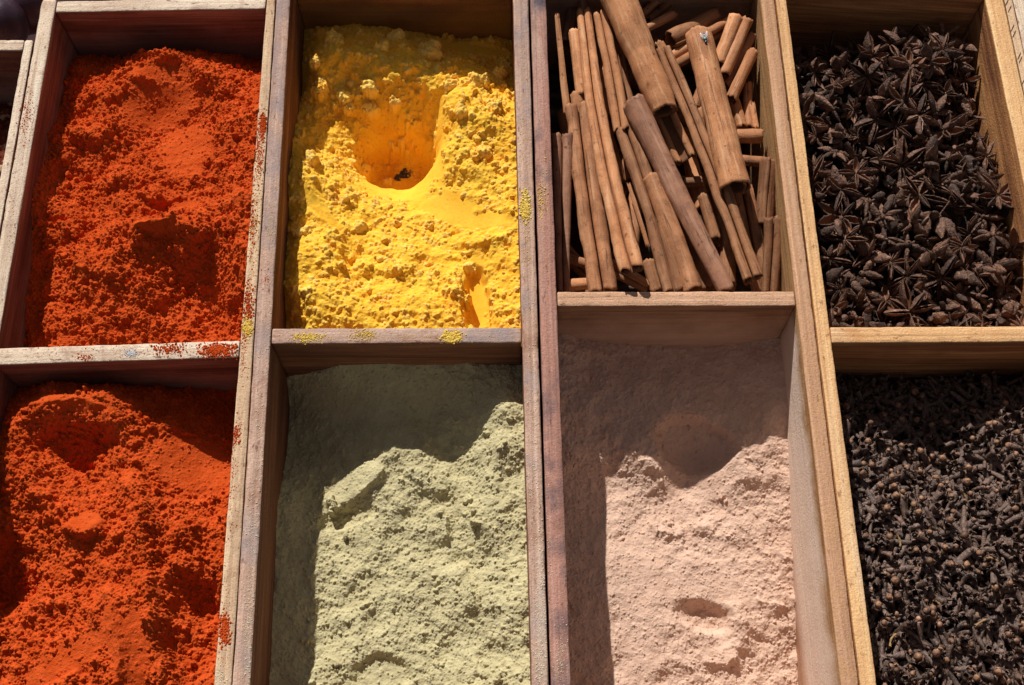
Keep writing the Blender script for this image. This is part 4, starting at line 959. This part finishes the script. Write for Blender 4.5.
CL.Z = Zc - .55; CL.rough(.25, 1.2)
bx = np.stack([CL.X, CL.Y, CL.Z], -1).reshape(-1, 3); VV.append(bx); q = grid_quads(CL.ny, CL.nx)[:, ::-1]; QQ.append(q); MI.append(np.full(len(q), 2)); off = len(bx)
for c in cl:
    if id(c) in ids: continue
    R = np.array(c[3]); V, Q, L, rb = CG[c[4]]
    VV.append(((V - [L / 2, 0, 0]) * c[6]) @ R.T + c[:3]); QQ.append(Q + off); MI.append(np.zeros(len(Q))); off += len(V)
    if c[5]:
        V, Q = BG[c[4]]; VV.append(((V - [L / 2, 0, 0]) * c[6]) @ R.T + c[:3]); QQ.append(Q + off); MI.append(np.ones(len(Q))); off += len(V)
V = np.concatenate(VV); ctr = np.array([29, -14, -11.4])
o = link('clove_bed', mesh_np('clove_bed', (V - ctr) * CM, np.concatenate(QQ), True, np.concatenate(MI)), [M_stem, M_bud, M_dark]); o.location = tuple(ctr * CM)
tag(o, 'mass of dark dried cloves filling the front right compartment', 'cloves', None, 'stuff')
for px, py, a, ln, lab in ((968, 505, 1.25, 1.9, 'yellowish bent stalk lying on the cloves, upper right of the bed'), (992, 560, .2, .9, 'short pale stalk lying on the cloves at the right edge'), (985, 622, -.35, 1.5, 'long whitish straw lying on the cloves, lower right of the bed'),
                           (898, 540, 1.3, 1.0, 'flat pale brown chip standing in the cloves left of centre'), (893, 640, -1.0, 1.0, 'orange-brown curled chip on the cloves beside the left rail'), (938, 605, .9, .8, 'short tan stalk in the lower middle of the clove bed')):
    z = nearest_z(CL, *U(px, py, -4)[:2]) + .85; p = U(px, py, z)
    V = []
    for i in range(8):
        t = i / 7 - .5; r = .07 * (1 + .3 * math.sin(i * 2.3)) * (1.3 if abs(t) > .4 else 1)
        for k in range(7): V.append((t * ln * CM, (r * math.cos(k * .8976) + .12 * math.cos(t * 3.5)) * CM, r * math.sin(k * .8976) * CM))
    Q = [tuple(x) for x in grid_quads(8, 7, True)]
    me = bpy.data.meshes.new('spice_stalk'); me.from_pydata(V, [], Q + [tuple(range(7)), tuple(range(49, 56))]); me.polygons.foreach_set('use_smooth', [True] * len(me.polygons))
    o = link('spice_stalk', me, M_twig); o.location = tuple(p * CM); o.rotation_euler = (0, .15, -a); tag(o, lab, 'dried stalk')

# ------------------------------------------------------------------ powder spilled on the rims
RIMS = [(Ai, Ao), (B1o, B1i), (B2i, B2o), (C1o, C1i), (C2i, C2o), (D1o, D1i), (D2i, D2o), (E1o, E1i)]
def spill(name, mat, clusters, label, seed):
    g = np.random.default_rng(seed); VV = []; QQ = []; off = 0
    ico = []
    for b in (-1.2, -.45, .35, 1.2):
        for a in np.linspace(0, 2 * np.pi, 6, endpoint=False): ico.append((math.cos(b) * math.cos(a), math.cos(b) * math.sin(a), math.sin(b)))
    ico = np.array(ico); fq = grid_quads(4, 6, True); capq = np.array([[18, 19, 20, 21], [18, 21, 22, 23]]); fq = np.concatenate([fq, capq])
    for px, py, rx, ry, n, r0, r1, where in clusters:
        r0, r1, n = r0 * .6, r1 * .75, int(n * 3.2)
        for _ in range(n):
            x, y = px + rx * g.standard_normal() * .6, py + ry * g.standard_normal() * .6
            p = U(x, y, .02)
            on = any(lerpx(*a, p[1])[0] + .05 < p[0] < lerpx(*b, p[1])[0] - .05 for a, b in RIMS) if where == 'rail' else (where[0] < p[1] < where[1] and where[2] < p[0] < where[3])
            if not on: continue
            r = r0 + (r1 - r0) * g.random() ** 3
            V = ico * r * (1 + .3 * g.standard_normal((24, 1))) * [1, 1, .7] + [p[0], p[1], where[4] if where != 'rail' else .01]
            VV.append(V); QQ.append(fq + off); off += 24
    V = np.concatenate(VV); c = V.mean(0)
    o = link(name, mesh_np(name, (V - c) * CM, np.concatenate(QQ)), mat); o.location = tuple(c * CM); tag(o, label, 'spilled powder', None, 'stuff')
R_ = 'rail'
dB = (-1.5, .0, -34, -18.2, .02); dC = (-.1, 1.0, -16, .5, -.07)
spill('spilled_paprika', M_pap, [(263, 125, 3, 10, 160, .03, .11, R_), (260, 150, 4, 30, 160, .025, .08, R_), (252, 220, 5, 50, 200, .025, .09, R_), (248, 305, 5, 20, 130, .03, .1, R_), (243, 345, 5, 30, 90, .025, .07, R_), (236, 432, 5, 10, 60, .03, .09, R_), (232, 465, 5, 60, 90, .02, .06, R_), (224, 628, 5, 14, 170, .03, .11, R_), (222, 600, 6, 90, 90, .02, .06, R_),
      (218, 350, 16, 6, 240, .03, .13, dB), (170, 349, 16, 6, 90, .03, .1, dB), (84, 358, 8, 4, 20, .03, .08, dB), (120, 352, 110, 8, 60, .02, .05, dB), (26, 120, 8, 22, 70, .025, .07, R_), (28, 100, 6, 30, 50, .02, .06, R_), (12, 210, 6, 50, 40, .02, .05, R_), (265, 280, 5, 10, 20, .02, .06, R_)], 'orange-red paprika crumbs spilled along the worn rims at the left', 1)
M_spt = powder('turmeric_crumbs', (.88, .66, .17), (.82, .56, .10), (.92, .78, .36), .4)
spill('spilled_turmeric', M_spt, [(525, 208, 4, 12, 200, .03, .14, R_), (527, 245, 4, 40, 40, .02, .06, R_), (522, 180, 4, 60, 60, .02, .05, R_), (541, 200, 4, 20, 60, .03, .09, R_), (545, 215, 5, 60, 60, .02, .05, R_), (247, 328, 5, 8, 130, .03, .11, R_), (257, 190, 5, 60, 90, .02, .06, R_), (272, 228, 5, 20, 40, .02, .06, R_), (251, 240, 5, 50, 90, .02, .06, R_),
      (452, 336, 8, 5, 170, .03, .14, dC), (308, 337, 12, 4, 170, .02, .08, dC), (365, 334, 10, 4, 90, .02, .07, dC), (395, 336, 100, 5, 90, .02, .05, dC)], 'yellow turmeric crumbs spilled on the rims around the turmeric', 2)
M_spg = powder('olive_crumbs', (.76, .72, .58), (.66, .61, .44), (.85, .82, .70), .4)
spill('spilled_olive_powder', M_spg, [(540, 640, 7, 60, 240, .02, .055, R_), (543, 560, 7, 90, 180, .02, .055, R_), (533, 440, 6, 90, 130, .02, .055, R_), (560, 660, 7, 30, 90, .02, .055, R_), (249, 640, 6, 60, 200, .02, .055, R_), (253, 560, 6, 90, 150, .02, .055, R_), (262, 450, 6, 90, 120, .02, .055, R_), (270, 330, 5, 60, 60, .02, .055, R_), (220, 680, 7, 10, 90, .02, .055, R_)], 'greyish green powder grains scattered on the rims beside the olive-green powder', 3)
spill('spilled_pink_powder', powder('pink_crumbs', (.78, .58, .5), (.7, .5, .42), (.85, .7, .62), .4), [(820, 520, 7, 90, 200, .012, .032, R_), (812, 420, 7, 70, 120, .012, .032, R_), (845, 640, 6, 40, 120, .012, .032, R_), (556, 560, 7, 120, 120, .012, .032, R_)], 'pale pink dust specks on the rims beside the pink powder', 4)

spill('white_smear', simple('white_dust', (.72, .72, .74), (.62, .62, .64), 300, .9), [(131, 353, 5, 2.5, 160, .015, .045, dB)], 'whitish dusty smear on the divider between the two paprika heaps', 5)

# ------------------------------------------------------------------ dark fruit behind the cut-off crate
m_fru = simple('dark_fruit_skin', (.035, .015, .03), (.05, .012, .018), 30, .35, .3, 300, .5, .001, .2, (.09, .08, .12))
for k, (px, py, z, r, lab) in enumerate([(-6, 24, -4.5, 2.6, 'bluish-dark rounded fruit at the very edge behind the cut-off crate'), (24, 4, -5.5, 2.6, 'dark reddish-purple rounded fruit touching the top edge by the paprika crate corner')]):
    p = U(px, py, z); V = []
    for b in np.linspace(-1.55, 1.55, 20):
        for a in np.linspace(0, 2 * np.pi, 30, endpoint=False):
            q = r * (1 + .04 * math.cos(3 * a + k) * math.cos(b)) * (1 - .12 * math.exp(-((abs(b) - 1.55) / .3) ** 2)); V.append((q * math.cos(b) * math.cos(a) * CM, q * math.cos(b) * math.sin(a) * CM, q * .92 * math.sin(b) * CM))
    o = link('dark_fruit', mesh_np('dark_fruit', V, grid_quads(20, 30, True)), m_fru); o.location = tuple(p * CM); tag(o, lab, 'fruit')
# ------------------------------------------------------------------ setting, light, camera
m_tab = simple('table_cloth', (.05, .02, .02), (.03, .012, .015), 40, .9, .4, 600)
me = mesh_np('table', [(-3, -2, 0), (3, -2, 0), (3, 3, 0), (-3, 3, 0)], [(0, 1, 2, 3)])
o = link('table_surface', me, m_tab); o.location = (0, 0, (BZ - .05) * CM); tag(o, 'dark table under the crates', None, None, 'structure')

w = bpy.data.worlds.new('World'); SC.world = w; w.use_nodes = True
nt = w.node_tree; sky = nt.nodes.new('ShaderNodeTexSky'); sky.sky_type = 'NISHITA'; sky.sun_disc = False
el = math.atan2(1., math.hypot(SUN[0], SUN[1])); sky.sun_elevation = el; sky.sun_rotation = math.atan2(-SUN[0], -SUN[1])
sky.air_density = 1.; sky.dust_density = .6
hs = nt.nodes.new('ShaderNodeHueSaturation'); hs.inputs['Saturation'].default_value = .42; nt.links.new(sky.outputs[0], hs.inputs['Color'])
mx = nt.nodes.new('ShaderNodeMix'); mx.data_type = 'RGBA'; mx.blend_type = 'MULTIPLY'; mx.inputs[0].default_value = 1; nt.links.new(hs.outputs[0], mx.inputs[6]); mx.inputs[7].default_value = (1.06, .98, .92, 1)
nt.links.new(mx.outputs[2], nt.nodes['Background'].inputs['Color']); nt.nodes['Background'].inputs['Strength'].default_value = .05
sd = bpy.data.lights.new('sun', 'SUN'); sd.energy = 5.0; sd.angle = math.radians(.53); sd.color = (1., .98, .935)
so = bpy.data.objects.new('sun', sd); COL.objects.link(so); so.location = (-.4, 1.1, 1.)
from mathutils import Vector
so.rotation_euler = Vector(SUN).to_track_quat('-Z', 'Y').to_euler()
cd = bpy.data.cameras.new('camera'); cd.sensor_width = 36; cd.lens = FPX / 1024 * 36; cd.clip_start = .01; cd.clip_end = 50
co = bpy.data.objects.new('camera', cd); COL.objects.link(co); co.location = tuple(CAM * CM); co.rotation_euler = (math.pi / 2 - PITCH, 0, 0)
SC.camera = co
SC.view_settings.view_transform = 'Standard'; SC.view_settings.look = 'None'; SC.view_settings.exposure = 0; SC.view_settings.gamma = 1
SC.render.engine = 'CYCLES'; SC.cycles.max_bounces = 8; SC.cycles.diffuse_bounces = 5
